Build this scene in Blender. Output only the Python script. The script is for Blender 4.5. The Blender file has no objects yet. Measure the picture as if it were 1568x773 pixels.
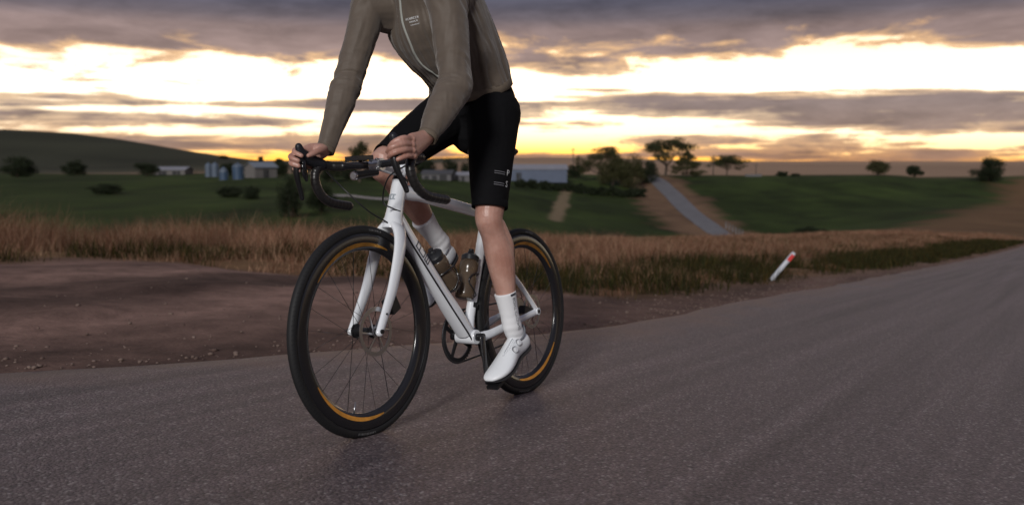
import bpy, bmesh, math, random
import numpy as np
from mathutils import Vector, Matrix
from mathutils.bvhtree import BVHTree

SC = bpy.context.scene
COL = SC.collection
rng = np.random.default_rng(7)
random.seed(7)
R = math.radians

# ------------------------------------------------------------------ camera
CAMZ = 0.929                       # lens height above the road under the bicycle
F = 1424.0 / 1568.0                # focal length / frame width
cam_d = bpy.data.cameras.new('camera')
cam = bpy.data.objects.new('camera', cam_d)
COL.objects.link(cam)
cam_d.sensor_width = 36.0
cam_d.lens = 36.0 * F
cam_d.clip_start = 0.05
cam_d.clip_end = 20000
cam.location = (0, 0, CAMZ)
cam.rotation_euler = (R(90) - math.atan((386.5 - 248.0) / 1424.0), 0, 0)
cam_d.dof.use_dof = True
cam_d.dof.focus_distance = 3.15
cam_d.dof.aperture_fstop = 3.0
SC.camera = cam

# ------------------------------------------------------------------ light and exposure
SUNSET_AZ = R(-2.0)                # the glow on the horizon, degrees right of the lens axis
KEY_AZ, KEY_EL = R(-13.0), R(24.0) # where the key light comes from: over the photographer's left shoulder
SC.view_settings.view_transform = 'Standard'
SC.view_settings.look = 'None'
SC.view_settings.exposure = 0.0
SC.view_settings.gamma = 1.0
SC.view_settings.use_curve_mapping = False

flash_key_d = bpy.data.lights.new('sun', 'SUN')  # parallel lamp standing in for the camera flash; the sunset lies ahead
flash_key_d.energy = 2.3
flash_key_d.angle = R(9)
flash_key_d.color = (1.0, 0.97, 0.94)
sun = bpy.data.objects.new('sun', flash_key_d)
COL.objects.link(sun)
_src = Vector((math.sin(KEY_AZ) * math.cos(KEY_EL), -math.cos(KEY_AZ) * math.cos(KEY_EL), math.sin(KEY_EL)))
sun.rotation_euler = (-_src).to_track_quat('-Z', 'Y').to_euler()

world = bpy.data.worlds.new('World')
SC.world = world
world.use_nodes = True


def build_world():
    nt = world.node_tree
    N, L = nt.nodes, nt.links
    N.clear()
    def nd(t, **kw):
        n = N.new(t)
        for k, v in kw.items(): setattr(n, k, v)
        return n
    def math_(op, a, b=None, clamp=False):
        n = nd('ShaderNodeMath', operation=op, use_clamp=clamp)
        for i, v in enumerate((a, b)):
            if v is None: continue
            if hasattr(v, 'links'): L.new(v, n.inputs[i])
            else: n.inputs[i].default_value = v
        return n.outputs[0]
    def ramp(fac, stops, interp='EASE'):
        n = nd('ShaderNodeValToRGB')
        cr = n.color_ramp
        cr.interpolation = interp
        while len(cr.elements) < len(stops): cr.elements.new(0.5)
        for e, (p, c) in zip(cr.elements, stops):
            e.position = p
            e.color = (c, c, c, 1) if not isinstance(c, tuple) else c + (1,)
        L.new(fac, n.inputs[0])
        return n.outputs[0]
    def mix(fac, a, b, blend='MIX'):
        n = nd('ShaderNodeMix', data_type='RGBA', blend_type=blend)
        for i, v in ((0, fac), (6, a), (7, b)):
            if hasattr(v, 'links'): L.new(v, n.inputs[i])
            else: n.inputs[i].default_value = v if i == 0 else (v + (1,) if len(v) == 3 else v)
        return n.outputs[2]
    def scale(c, k):
        n = nd('ShaderNodeVectorMath', operation='SCALE')
        L.new(c, n.inputs[0])
        if hasattr(k, 'links'): L.new(k, n.inputs[3])
        else: n.inputs[3].default_value = k
        return n.outputs[0]
    tc = nd('ShaderNodeTexCoord')
    sep = nd('ShaderNodeSeparateXYZ')
    L.new(tc.outputs['Generated'], sep.inputs[0])
    X, Y, Z = sep.outputs
    def noise(sx, sz, off, detail=6, rough=0.55, dist=0.0, scl=1.0):
        m = nd('ShaderNodeMapping')
        m.inputs['Scale'].default_value = (sx, sx, sz)
        m.inputs['Location'].default_value = off
        L.new(tc.outputs['Generated'], m.inputs[0])
        n = nd('ShaderNodeTexNoise', noise_dimensions='3D')
        n.inputs['Scale'].default_value = scl
        n.inputs['Detail'].default_value = detail
        n.inputs['Roughness'].default_value = rough
        n.inputs['Distortion'].default_value = dist
        L.new(m.outputs[0], n.inputs[0])
        return n.outputs['Fac']
    # toward the sunset: 1 in front, 0 behind
    az = math_('ADD', math_('MULTIPLY', X, math.sin(SUNSET_AZ)), math_('MULTIPLY', Y, math.cos(SUNSET_AZ)))
    toward = ramp(math_('ADD', math_('MULTIPLY', az, 0.5), 0.5), [(0.25, 0.0), (0.92, 1.0)])
    el = math_('MULTIPLY', Z, 5.0, True)                     # 0..1 over the lowest 11.5 degrees
    # clear strip under and between the clouds
    sky = nd('ShaderNodeTexSky', sky_type='NISHITA')
    sky.sun_disc = False
    sky.sun_elevation = R(1.5)
    sky.sun_rotation = SUNSET_AZ
    sky.air_density, sky.dust_density = 1.0, 2.0
    glow = ramp(el, [(0.0, (0.78, 0.33, 0.08)), (0.025, (0.98, 0.55, 0.18)), (0.07, (1.0, 0.76, 0.38)), (0.16, (1.0, 0.88, 0.62)),
                     (0.40, (1.0, 0.93, 0.80)), (0.58, (0.95, 0.76, 0.54)), (0.74, (0.62, 0.42, 0.28)), (0.88, (0.30, 0.25, 0.25)), (1.0, (0.20, 0.20, 0.25))], 'LINEAR')
    hot = math_('MULTIPLY', ramp(math_('ADD', math_('MULTIPLY', az, 0.5), 0.5), [(0.965, 0.0), (0.997, 1.0)]), ramp(el, [(0.0, 1.0), (0.16, 0.0)]))
    glow = mix(math_('MULTIPLY', hot, 0.95), glow, (1.0, 0.50, 0.07))
    glow = scale(glow, ramp(toward, [(0.0, 0.10), (1.0, 1.0)], 'LINEAR'))
    gap = nd('ShaderNodeVectorMath', operation='ADD')
    L.new(scale(glow, 1.55), gap.inputs[0])
    L.new(scale(sky.outputs[0], 0.05), gap.inputs[1])
    gap = gap.outputs[0]
    # cloud sheets, stretched along the horizon: low ones as thin streaks, high ones billowing
    streak = noise(3.2, 62.0, (2.4, 1.7, 0.9), 6, 0.52, 0.25)
    puff = noise(10.0, 42.0, (3.1, 0.4, 0.3), 9, 0.64, 0.4)
    big = noise(2.4, 15.0, (7.7, 2.0, 5.2), 4, 0.5, 0.15)
    hi = ramp(el, [(0.36, 0.0), (0.52, 1.0)])
    nlow = math_('ADD', math_('MULTIPLY', streak, 0.68), math_('MULTIPLY', puff, 0.32))
    nhigh = math_('ADD', math_('MULTIPLY', puff, 0.52), math_('MULTIPLY', big, 0.48))
    mixn = nd('ShaderNodeMix', data_type='FLOAT')
    L.new(hi, mixn.inputs[0]); L.new(nlow, mixn.inputs[2]); L.new(nhigh, mixn.inputs[3])
    nn = mixn.outputs[0]
    wob = math_('ADD', el, math_('MULTIPLY', math_('SUBTRACT', big, 0.5), 0.18))
    cover = ramp(wob, [(0.0, 0.47), (0.04, 0.52), (0.09, 0.50), (0.15, 0.47), (0.22, 0.545), (0.30, 0.555), (0.36, 0.43), (0.43, 0.38),
                       (0.50, 0.475), (0.57, 0.595), (0.65, 0.635), (0.71, 0.69), (0.76, 0.84), (0.83, 0.98), (1.0, 1.0)], 'LINEAR')
    dens = math_('SUBTRACT', math_('ADD', nn, cover), 1.0)
    d = math_('MULTIPLY', math_('ADD', dens, 0.03), 8.0, True)
    lit = ramp(el, [(0.0, (0.62, 0.30, 0.13)), (0.25, (0.88, 0.64, 0.42)), (0.55, (0.90, 0.56, 0.30)), (0.72, (0.72, 0.42, 0.22)), (0.88, (0.26, 0.19, 0.18)), (1.0, (0.14, 0.13, 0.16))], 'LINEAR')
    dark = ramp(el, [(0.0, (0.40, 0.22, 0.14)), (0.12, (0.36, 0.25, 0.20)), (0.3, (0.32, 0.245, 0.225)), (0.55, (0.37, 0.265, 0.24)),
                     (0.68, (0.30, 0.22, 0.21)), (0.74, (0.17, 0.142, 0.160)), (0.80, (0.118, 0.110, 0.142)), (0.90, (0.092, 0.100, 0.150)), (1.0, (0.086, 0.102, 0.162))], 'LINEAR')
    n3 = noise(10.0, 46.0, (1.0, 9.0, 2.2), 6, 0.62, 0.3)
    dark = scale(dark, ramp(n3, [(0.28, 0.66), (0.72, 1.28)], 'LINEAR'))
    dim = ramp(toward, [(0.0, 0.42), (1.0, 1.0)], 'LINEAR')
    lit, dark = scale(lit, dim), scale(dark, ramp(toward, [(0.0, 0.8), (1.0, 1.0)], 'LINEAR'))
    c = mix(ramp(d, [(0.0, 0.0), (0.40, 1.0)], 'EASE'), gap, lit)
    c = mix(ramp(d, [(0.26, 0.0), (0.95, 1.0)], 'EASE'), c, dark)
    # the cloud deck overhead
    deck = scale(ramp(noise(2.2, 2.2, (0, 3, 1), 6, 0.55, 0.2), [(0.3, (0.085, 0.088, 0.125)), (0.7, (0.20, 0.20, 0.26))], 'LINEAR'), 1.0)
    c = mix(ramp(Z, [(0.16, 0.0), (0.30, 1.0)]), c, deck)
    bg = nd('ShaderNodeBackground')
    L.new(c, bg.inputs[0])
    bg.inputs[1].default_value = 1.0
    out = nd('ShaderNodeOutputWorld')
    L.new(bg.outputs[0], out.inputs[0])


build_world()

# ------------------------------------------------------------------ frames of reference
HEAD = 0.5555805987748899          # heading of the road, radians
O = np.array([-0.16051513781581525, 3.4455800998017776, 0.0])
RB = np.array([[-0.52613862, 0.85000478, -0.02588482], [-0.84750346, -0.52159469, 0.09837102], [0.07011446, 0.07369427, 0.99481311]])
BIKE = Matrix([list(RB[i]) + [O[i]] for i in range(3)] + [[0, 0, 0, 1]])   # x forward, y rider's left, z up
BACK = np.array([math.sin(HEAD), math.cos(HEAD)])
SIDE = np.array([-math.cos(HEAD), math.sin(HEAD)])                         # from the road to the valley


def along(px, depth):              # X of something seen in column px at that distance
    return (px - 784.0) / 1424.0 * depth


# ------------------------------------------------------------------ mesh helpers
def mesh_from(name, v, f, smooth=True):
    me = bpy.data.meshes.new(name)
    me.from_pydata([tuple(p) for p in v], [], [tuple(q) for q in f])
    me.update()
    if smooth: me.polygons.foreach_set('use_smooth', [True] * len(me.polygons))
    return me


def mesh_np(name, V, loops, starts, smooth=False):
    me = bpy.data.meshes.new(name)
    V = np.asarray(V, np.float32)
    me.vertices.add(len(V)); me.vertices.foreach_set('co', V.ravel())
    loops = np.asarray(loops, np.int32); starts = np.asarray(starts, np.int32)
    me.loops.add(len(loops)); me.loops.foreach_set('vertex_index', loops)
    me.polygons.add(len(starts)); me.polygons.foreach_set('loop_start', starts)
    me.update(calc_edges=True)
    me.validate()
    if smooth: me.polygons.foreach_set('use_smooth', np.ones(len(me.polygons), bool))
    return me


def obj(name, me, mat=None, parent=None, label=None, cat=None, group=None, kind=None, mw=None):
    o = bpy.data.objects.new(name, me)
    COL.objects.link(o)
    if mat is not None and me is not None and not me.materials: me.materials.append(mat)
    if parent is not None: o.parent = parent
    if mw is not None: o.matrix_world = mw
    if label: o['label'] = label
    if cat: o['category'] = cat
    if group: o['group'] = group
    if kind: o['kind'] = kind
    return o


class MB:
    def __init__(s): s.v, s.f = [], []
    def add(s, v, f):
        k = len(s.v)
        s.v += [tuple(map(float, p)) for p in v]
        s.f += [tuple(i + k for i in q) for q in f]
        return s
    def box(s, c, h, rot=None):
        P = [Vector((x * h[0], y * h[1], z * h[2])) for x in (-1, 1) for y in (-1, 1) for z in (-1, 1)]
        if rot: P = [rot @ p for p in P]
        return s.add([p + Vector(c) for p in P], [(0, 1, 3, 2), (4, 6, 7, 5), (0, 4, 5, 1), (2, 3, 7, 6), (0, 2, 6, 4), (1, 5, 7, 3)])
    def loft(s, path, rad, ref=(0, 1, 0), seg=14, rnd=False, power=2.0):
        path = np.asarray(path, float); n = len(path)
        rad = [(r, r) if np.isscalar(r) else tuple(r) for r in rad]
        if len(rad) == 1: rad = rad * n
        T = np.gradient(path, axis=0); T /= np.linalg.norm(T, axis=1)[:, None] + 1e-12
        ref = np.asarray(ref, float)
        rows = []
        for i in range(n):
            a = ref - T[i] * (ref @ T[i])
            if np.linalg.norm(a) < 1e-4: a = np.array([1.0, 0.1, 0]) - T[i] * T[i][0]
            a /= np.linalg.norm(a)
            rows.append((path[i], a, np.cross(T[i], a), rad[i]))
        if rnd:
            def endcap(row, t, sgn):
                p, a, b, r = row; m = min(r); out = []
                for q in (0.45, 0.8, 0.97):
                    out.append((p + t * sgn * m * q, a, b, (r[0] * math.sqrt(1 - q * q), r[1] * math.sqrt(1 - q * q))))
                return out
            rows = endcap(rows[0], T[0], -1)[::-1] + rows + endcap(rows[-1], T[-1], 1)
        k = len(s.v); th = np.linspace(0, 2 * np.pi, seg, endpoint=False)
        cs, sn = np.cos(th), np.sin(th)
        if power != 2.0:
            cs = np.sign(cs) * np.abs(cs) ** (2 / power); sn = np.sign(sn) * np.abs(sn) ** (2 / power)
        for p, a, b, r in rows:
            s.v += [tuple(p + a * r[0] * c + b * r[1] * d) for c, d in zip(cs, sn)]
        for i in range(len(rows) - 1):
            for j in range(seg):
                j2 = (j + 1) % seg
                s.f.append((k + i * seg + j, k + i * seg + j2, k + (i + 1) * seg + j2, k + (i + 1) * seg + j))
        s.f.append(tuple(k + j for j in range(seg))[::-1])
        s.f.append(tuple(k + (len(rows) - 1) * seg + j for j in range(seg)))
        return s
    def ball(s, c, r, n=10):
        r = (r, r, r) if np.isscalar(r) else r
        v, f = [], []
        m = n * 2
        for i in range(1, n):
            p = math.pi * i / n
            for j in range(m):
                q = 2 * math.pi * j / m
                v.append((c[0] + r[0] * math.sin(p) * math.cos(q), c[1] + r[1] * math.sin(p) * math.sin(q), c[2] + r[2] * math.cos(p)))
        v += [(c[0], c[1], c[2] + r[2]), (c[0], c[1], c[2] - r[2])]
        for i in range(n - 2):
            for j in range(m):
                f.append((i * m + j, (i + 1) * m + j, (i + 1) * m + (j + 1) % m, i * m + (j + 1) % m))
        for j in range(m):
            f.append((len(v) - 2, j, (j + 1) % m)); f.append((len(v) - 1, (n - 2) * m + (j + 1) % m, (n - 2) * m + j))
        return s.add(v, f)
    def lathe(s, prof, c=(0, 0, 0), axis=(0, 0, 1), seg=24, a0=0.0, a1=2 * math.pi, close=False):
        ax = Vector(axis).normalized()
        e1 = ax.orthogonal().normalized() if abs(ax.y) < 0.99 else Vector((1, 0, 0))
        e2 = ax.cross(e1)
        full = abs(a1 - a0 - 2 * math.pi) < 1e-6
        m = seg if full else seg + 1
        k = len(s.v)
        for r, h in prof:
            for j in range(m):
                a = a0 + (a1 - a0) * j / seg
                s.v.append(tuple(Vector(c) + ax * h + (e1 * math.cos(a) + e2 * math.sin(a)) * r))
        P = len(prof)
        for i in range(P if close else P - 1):
            i2 = (i + 1) % P
            for j in range(seg):
                j2 = (j + 1) % m
                s.f.append((k + i * m + j, k + i * m + j2, k + i2 * m + j2, k + i2 * m + j))
        return s
    def mesh(s, name, smooth=True): return mesh_from(name, s.v, s.f, smooth)
    def build(s, name, mat, parent=None, smooth=True, auto=None, **kw):
        me = s.mesh(name, smooth)
        bm = bmesh.new(); bm.from_mesh(me)
        bmesh.ops.recalc_face_normals(bm, faces=bm.faces)
        bm.to_mesh(me); bm.free()
        if auto:
            me.set_sharp_from_angle(angle=R(auto))
        return obj(name, me, mat, parent, **kw)


def spline(pts, n):
    """Catmull-Rom through points (rows may carry radii too)."""
    P = np.asarray(pts, float)
    P = np.vstack([2 * P[0] - P[1], P, 2 * P[-1] - P[-2]])
    out = []
    for t in np.linspace(0, len(P) - 3 - 1e-6, n):
        i = int(t); u = t - i
        a, b, c, d = P[i:i + 4]
        out.append(0.5 * ((2 * b) + (c - a) * u + (2 * a - 5 * b + 4 * c - d) * u * u + (3 * b - a - 3 * c + d) * u ** 3))
    return np.array(out)


def hash3(i, j, k):
    h = (i.astype(np.int64) * 374761393 + j.astype(np.int64) * 668265263 + k.astype(np.int64) * 2147483647) & 0xffffffff
    h = ((h ^ (h >> 13)) * 1274126177) & 0xffffffff
    return ((h ^ (h >> 16)) & 0xffff) / 65535.0


def vnoise(P):
    P = np.asarray(P, float)
    I = np.floor(P).astype(np.int64); u = P - I; u = u * u * (3 - 2 * u)
    r = 0
    for a in (0, 1):
        for b in (0, 1):
            for c in (0, 1):
                w = (u[:, 0] if a else 1 - u[:, 0]) * (u[:, 1] if b else 1 - u[:, 1]) * (u[:, 2] if c else 1 - u[:, 2])
                r = r + w * hash3(I[:, 0] + a, I[:, 1] + b, I[:, 2] + c)
    return r


def fbm(P, octv=4):
    P = np.asarray(P, float); a, s, t = 0.5, 0.0, 0.0
    for o in range(octv):
        s = s + a * vnoise(P * 2 ** o + 17.3 * o); t += a; a *= 0.5
    return s / t


def sstep(a, b, x):
    t = np.clip((np.asarray(x, float) - a) / (b - a), 0, 1)
    return t * t * (3 - 2 * t)


# ------------------------------------------------------------------ materials
def mat(name, col, rough=0.6, metal=0.0, spec=0.5, var=0.0, vscale=8.0, bump=0.0, bscale=60.0, coat=0.0, sheen=0.0, sss=0.0,
        attr=None, col2=None, trans=0.0, alpha=1.0, coord='Object', detail=6, ior=1.45):
    m = bpy.data.materials.new(name)
    m.use_nodes = True
    nt = m.node_tree; N, L = nt.nodes, nt.links
    b = N['Principled BSDF']
    b.inputs['Base Color'].default_value = tuple(col) + (1,)
    b.inputs['Roughness'].default_value = rough
    b.inputs['Metallic'].default_value = metal
    b.inputs['Specular IOR Level'].default_value = spec
    b.inputs['Coat Weight'].default_value = coat
    b.inputs['Coat Roughness'].default_value = 0.08
    b.inputs['Sheen Weight'].default_value = sheen
    b.inputs['Transmission Weight'].default_value = trans
    b.inputs['Alpha'].default_value = alpha
    b.inputs['IOR'].default_value = ior
    if sss:
        b.inputs['Subsurface Weight'].default_value = sss
        b.inputs['Subsurface Radius'].default_value = (0.012, 0.005, 0.003)
        b.inputs['Subsurface Scale'].default_value = 1.0
    tc = N.new('ShaderNodeTexCoord')
    if attr or var or col2:
        if attr:
            a = N.new('ShaderNodeAttribute'); a.attribute_name = attr
            base = a.outputs['Color']
        else:
            rgb = N.new('ShaderNodeRGB'); rgb.outputs[0].default_value = tuple(col) + (1,)
            base = rgb.outputs[0]
        if var or col2:
            n = N.new('ShaderNodeTexNoise')
            n.inputs['Scale'].default_value = vscale; n.inputs['Detail'].default_value = detail
            n.inputs['Roughness'].default_value = 0.6
            L.new(tc.outputs[coord], n.inputs[0])
            if col2:
                r = N.new('ShaderNodeValToRGB')
                r.color_ramp.elements[0].position = 0.36; r.color_ramp.elements[1].position = 0.64
                r.color_ramp.elements[0].color = tuple(col) + (1,); r.color_ramp.elements[1].color = tuple(col2) + (1,)
                L.new(n.outputs[0], r.inputs[0]); base = r.outputs[0]
            if var:
                mr = N.new('ShaderNodeMapRange')
                mr.inputs[1].default_value = 0.25; mr.inputs[2].default_value = 0.75
                mr.inputs[3].default_value = 1 - var; mr.inputs[4].default_value = 1 + var
                L.new(n.outputs[0], mr.inputs[0])
                vm = N.new('ShaderNodeVectorMath'); vm.operation = 'SCALE'
                L.new(base, vm.inputs[0]); L.new(mr.outputs[0], vm.inputs[3]); base = vm.outputs[0]
        L.new(base, b.inputs['Base Color'])
    if bump:
        n2 = N.new('ShaderNodeTexNoise'); n2.inputs['Scale'].default_value = bscale; n2.inputs['Detail'].default_value = 5
        L.new(tc.outputs[coord], n2.inputs[0])
        bp = N.new('ShaderNodeBump'); bp.inputs['Strength'].default_value = 1.0; bp.inputs['Distance'].default_value = bump
        L.new(n2.outputs[0], bp.inputs['Height']); L.new(bp.outputs[0], b.inputs['Normal'])
    return m
# ================================================================== THE LAND
EDGE = 0.85                        # far edge of the asphalt, metres from the bicycle's line


def flare(t):                      # the seal widens towards the pull-off ahead of the rider
    return 2.1 * sstep(3.2, -4.5, t)


def t_n(x, y):
    dx, dy = np.asarray(x, float) - O[0], np.asarray(y, float) - O[1]
    return dx * BACK[0] + dy * BACK[1], dx * SIDE[0] + dy * SIDE[1]


def xy(t, n):
    return O[0] + t * BACK[0] + n * SIDE[0], O[1] + t * BACK[1] + n * SIDE[1]


def zroad(t):
    return -0.0703 * 110.0 * np.tanh(np.asarray(t, float) / 110.0)


YL = ([-400, 40, 60, 90, 120, 160, 200, 300, 450, 800, 1500, 3000, 6000], [-4, -4.2, -4.2, -3.6, -3.2, -1.9, -1.6, -2.4, -2.0, -1.5, 0.5, 4.0, 8.0])
YR = ([-400, 40, 100, 130, 145, 155, 172, 195, 215, 232, 250, 300, 420, 800, 1500, 3000, 6000],
      [-6, -9.0, -11.4, -11.3, -10.7, -9.6, -8.4, -6.2, -3.9, -2.7, -2.5, -5.5, -6.2, -4.5, -2.0, 0.0, 4.0])


def zfar(x, y):
    x, y = np.asarray(x, float), np.asarray(y, float)
    w = sstep(-30, 42, x)
    z = np.interp(y, *YL) * (1 - w) + np.interp(y, *YR) * w
    z = z + 18.0 * np.exp(-((x + 265) / 95.0) ** 2 - ((y - 520) / 110.0) ** 2)          # hill on the left
    z = z + 14.0 * np.exp(-((x + 420) / 120.0) ** 2 - ((y - 560) / 150.0) ** 2)
    z = z + 13.0 * np.exp(-((x - 110) / 330.0) ** 2 - ((y - 2300) / 350.0) ** 2)
    far = sstep(250, 900, y)
    P = np.stack([x / 210.0, y / 210.0, 0 * x], -1).reshape(-1, 3)
    z = z + far * 7.0 * (fbm(P, 4).reshape(x.shape) - 0.5)
    P = np.stack([x / 16.0, y / 16.0, 0 * x + 3], -1).reshape(-1, 3)
    z = z + 0.5 * (fbm(P, 3).reshape(x.shape) - 0.5) * sstep(40, 90, y)
    return z


def verge(t, n):
    """height of the ground over the road's own plane, near the road"""
    P = np.stack([t * 0.9, n * 0.9, 0 * t], -1).reshape(-1, 3)
    P2 = np.stack([t * 4.0, n * 4.0, 0 * t + 5], -1).reshape(-1, 3)
    b = 0.16 * (fbm(P, 3).reshape(t.shape) - 0.5) + 0.05 * (fbm(P2, 2).reshape(t.shape) - 0.5)
    n0 = n; n = np.where(n > 0, n - flare(t), n)
    s = sstep(EDGE, EDGE + 1.6, n)
    h = -0.035 + s * (b + 0.10 * sstep(1.5, 4.5, n)) + 0.012 * sstep(EDGE + .05, EDGE + .3, n)
    h = h + sstep(4.2, 8.0, -n) * (0.25 + b)
    return h


def ground_z(x, y):
    x, y = np.asarray(x, float), np.asarray(y, float)
    t, n = t_n(x, y)
    w = np.maximum(sstep(9.5, 46, n), sstep(150, 300, t))
    w = np.maximum(w, sstep(20, 120, -n))
    return (zroad(t) + verge(t, n)) * (1 - w) + zfar(x, y) * w


def gz(x, y): return float(ground_z(np.array([x]), np.array([y]))[0])


# line of the farm road that climbs the far slope (column, distance)
HILL = [(978, 262), (984, 246), (994, 231), (1011, 214), (1030, 195), (1051, 174), (1073, 158), (1100, 147), (1135, 138), (1180, 128)]
HILLP = spline([(along(c, d), d) for c, d in HILL], 90)


def dist_to(path, x, y):
    d = np.full(np.shape(x), 1e9); side = np.zeros(np.shape(x))
    for i in range(len(path) - 1):
        ax, ay = path[i]; bx, by = path[i + 1]
        ux, uy = bx - ax, by - ay; l2 = ux * ux + uy * uy
        s = np.clip(((x - ax) * ux + (y - ay) * uy) / l2, 0, 1)
        ddx, ddy = x - ax - s * ux, y - ay - s * uy
        dd = np.hypot(ddx, ddy)
        near = dd < d
        d = np.where(near, dd, d); side = np.where(near, np.sign(ux * ddy - uy * ddx), side)
    return d, side


def dirt_mask(t, n):
    """bare shoulder: a strip beside the asphalt that widens into a pull-off ahead of the rider"""
    P = np.stack([t * 0.5, n * 0.5, 0 * t], -1).reshape(-1, 3)
    w = (fbm(P, 3).reshape(t.shape) - 0.5)
    lim = 1.75 + 0.9 * w + flare(t) * 0.6 + 6.0 * sstep(5.6, 3.2, t + 0.0 * n) + 0.4 * sstep(8, 20, t) * -1
    return sstep(lim + 0.6, lim - 0.6, n)


def build_ground():
    def axis(parts):
        a = np.concatenate(parts); return np.unique(np.round(a, 3))
    xs = axis([-np.geomspace(130, 9000, 46), np.arange(-130, -16, 2.0), np.arange(-16, 14, 0.28), np.arange(14, 130, 2.0), np.geomspace(130, 9000, 46)])
    ys = axis([-np.geomspace(20, 3000, 24), np.arange(-20, 1, 1.0), np.arange(1, 24, 0.28), np.arange(24, 60, 1.0), np.arange(60, 300, 1.6), np.geomspace(300, 12000, 64)])
    X, Y = np.meshgrid(xs, ys)
    Zg = ground_z(X, Y)
    V = np.stack([X, Y, Zg], -1).reshape(-1, 3)
    nx, ny = len(xs), len(ys)
    i = np.arange(nx * ny).reshape(ny, nx)
    q = np.stack([i[:-1, :-1], i[:-1, 1:], i[1:, 1:], i[1:, :-1]], -1).reshape(-1, 4)
    me = mesh_np('ground', V, q.ravel(), np.arange(len(q)) * 4, True)
    # colour of the soil and of what grows on it
    t, n = t_n(X, Y)
    C = np.zeros(X.shape + (3,))
    green = np.array([0.028, 0.042, 0.009]); dry = np.array([0.17, 0.098, 0.05]); dirt = np.array([0.165, 0.102, 0.082])
    tan = np.array([0.34, 0.225, 0.15]); dk = np.array([0.05, 0.045, 0.025])
    P = np.stack([X / 26, Y / 26, 0 * X], -1).reshape(-1, 3)
    f1 = fbm(P, 4).reshape(X.shape)[..., None]
    C[:] = green * (0.75 + 0.5 * f1)
    P = np.stack([X / 5, Y / 12, 0 * X + 8], -1).reshape(-1, 3)
    f2 = fbm(P, 3).reshape(X.shape)[..., None]
    C = C * (0.45 + 1.1 * f2)
    P = np.stack([X / 3.2, Y / 3.2, 0 * X + 5], -1).reshape(-1, 3)
    C = C * (0.6 + 0.8 * fbm(P, 2).reshape(X.shape)[..., None])
    # far plain of stubble and the hills
    w = sstep(238, 262, Y + 8 * (f1[..., 0] - .5) + 40 * sstep(-10, -60, X))[..., None]
    P = np.stack([X / 300, Y / 500, 0 * X + 4], -1).reshape(-1, 3)
    f3 = fbm(P, 3).reshape(X.shape)[..., None]
    far = tan * (0.75 + 0.5 * f3)
    left = sstep(-40, -140, X)[..., None]
    far = far * (1 - left) + np.array([0.046, 0.047, 0.030]) * (0.3 + 1.4 * f1) * left
    C = C * (1 - w) + far * w
    # banks of the farm road
    d, sd = dist_to(HILLP, X, Y)
    P = np.stack([X / 2.2, Y / 2.8, 0 * X + 11], -1).reshape(-1, 3); f5 = fbm(P, 2).reshape(X.shape)
    wob = 2.0 * (f2[..., 0] - 0.5) + 2.4 * (f5 - 0.5)
    lim = np.where(sd > 0, 5.0, 7.5)
    wb = (sstep(1.0, -0.6, (d + wob * 2 - lim)) * sstep(248, 228, Y))[..., None]
    bank = np.array([0.165, 0.10, 0.06]) * (0.2 + 0.8 * f2 + 0.8 * f5[..., None])
    C = C * (1 - wb) + bank * wb
    # a worn strip between the two paddocks
    d2, _ = dist_to(np.array([(along(868, 192), 192), (along(850, 128), 128)]), X, Y)
    ws = sstep(1.5, 0.5, d2 + 0.4 * wob)[..., None]
    C = C * (1 - ws) + np.array([0.20, 0.15, 0.09]) * ws
    # near the road
    wn = sstep(19, 11, np.abs(n) + 12 * (f2[..., 0] - .5))[..., None]
    C = C * (1 - wn) + dry * (0.6 + 0.6 * f2) * wn
    dm = dirt_mask(t, n)[..., None] * sstep(-9, -6, n)[..., None]
    P = np.stack([t * 0.35, n * 2.2, 0 * t + 6], -1).reshape(-1, 3); f4 = fbm(P, 4).reshape(X.shape)[..., None]
    C = C * (1 - dm) + dirt * (0.05 + 1.9 * f4) * dm
    a = me.color_attributes.new('soil', 'FLOAT_COLOR', 'POINT')
    a.data.foreach_set('color', np.concatenate([C.reshape(-1, 3), np.ones((nx * ny, 1))], 1).astype(np.float32).ravel())
    m = mat('ground_soil', (0.1, 0.1, 0.1), 0.95, spec=0.15, attr='soil', var=0.38, vscale=5.0, bump=0.010, bscale=22.0, detail=9)
    return obj('ground', me, m, kind='structure')


build_ground()


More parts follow.
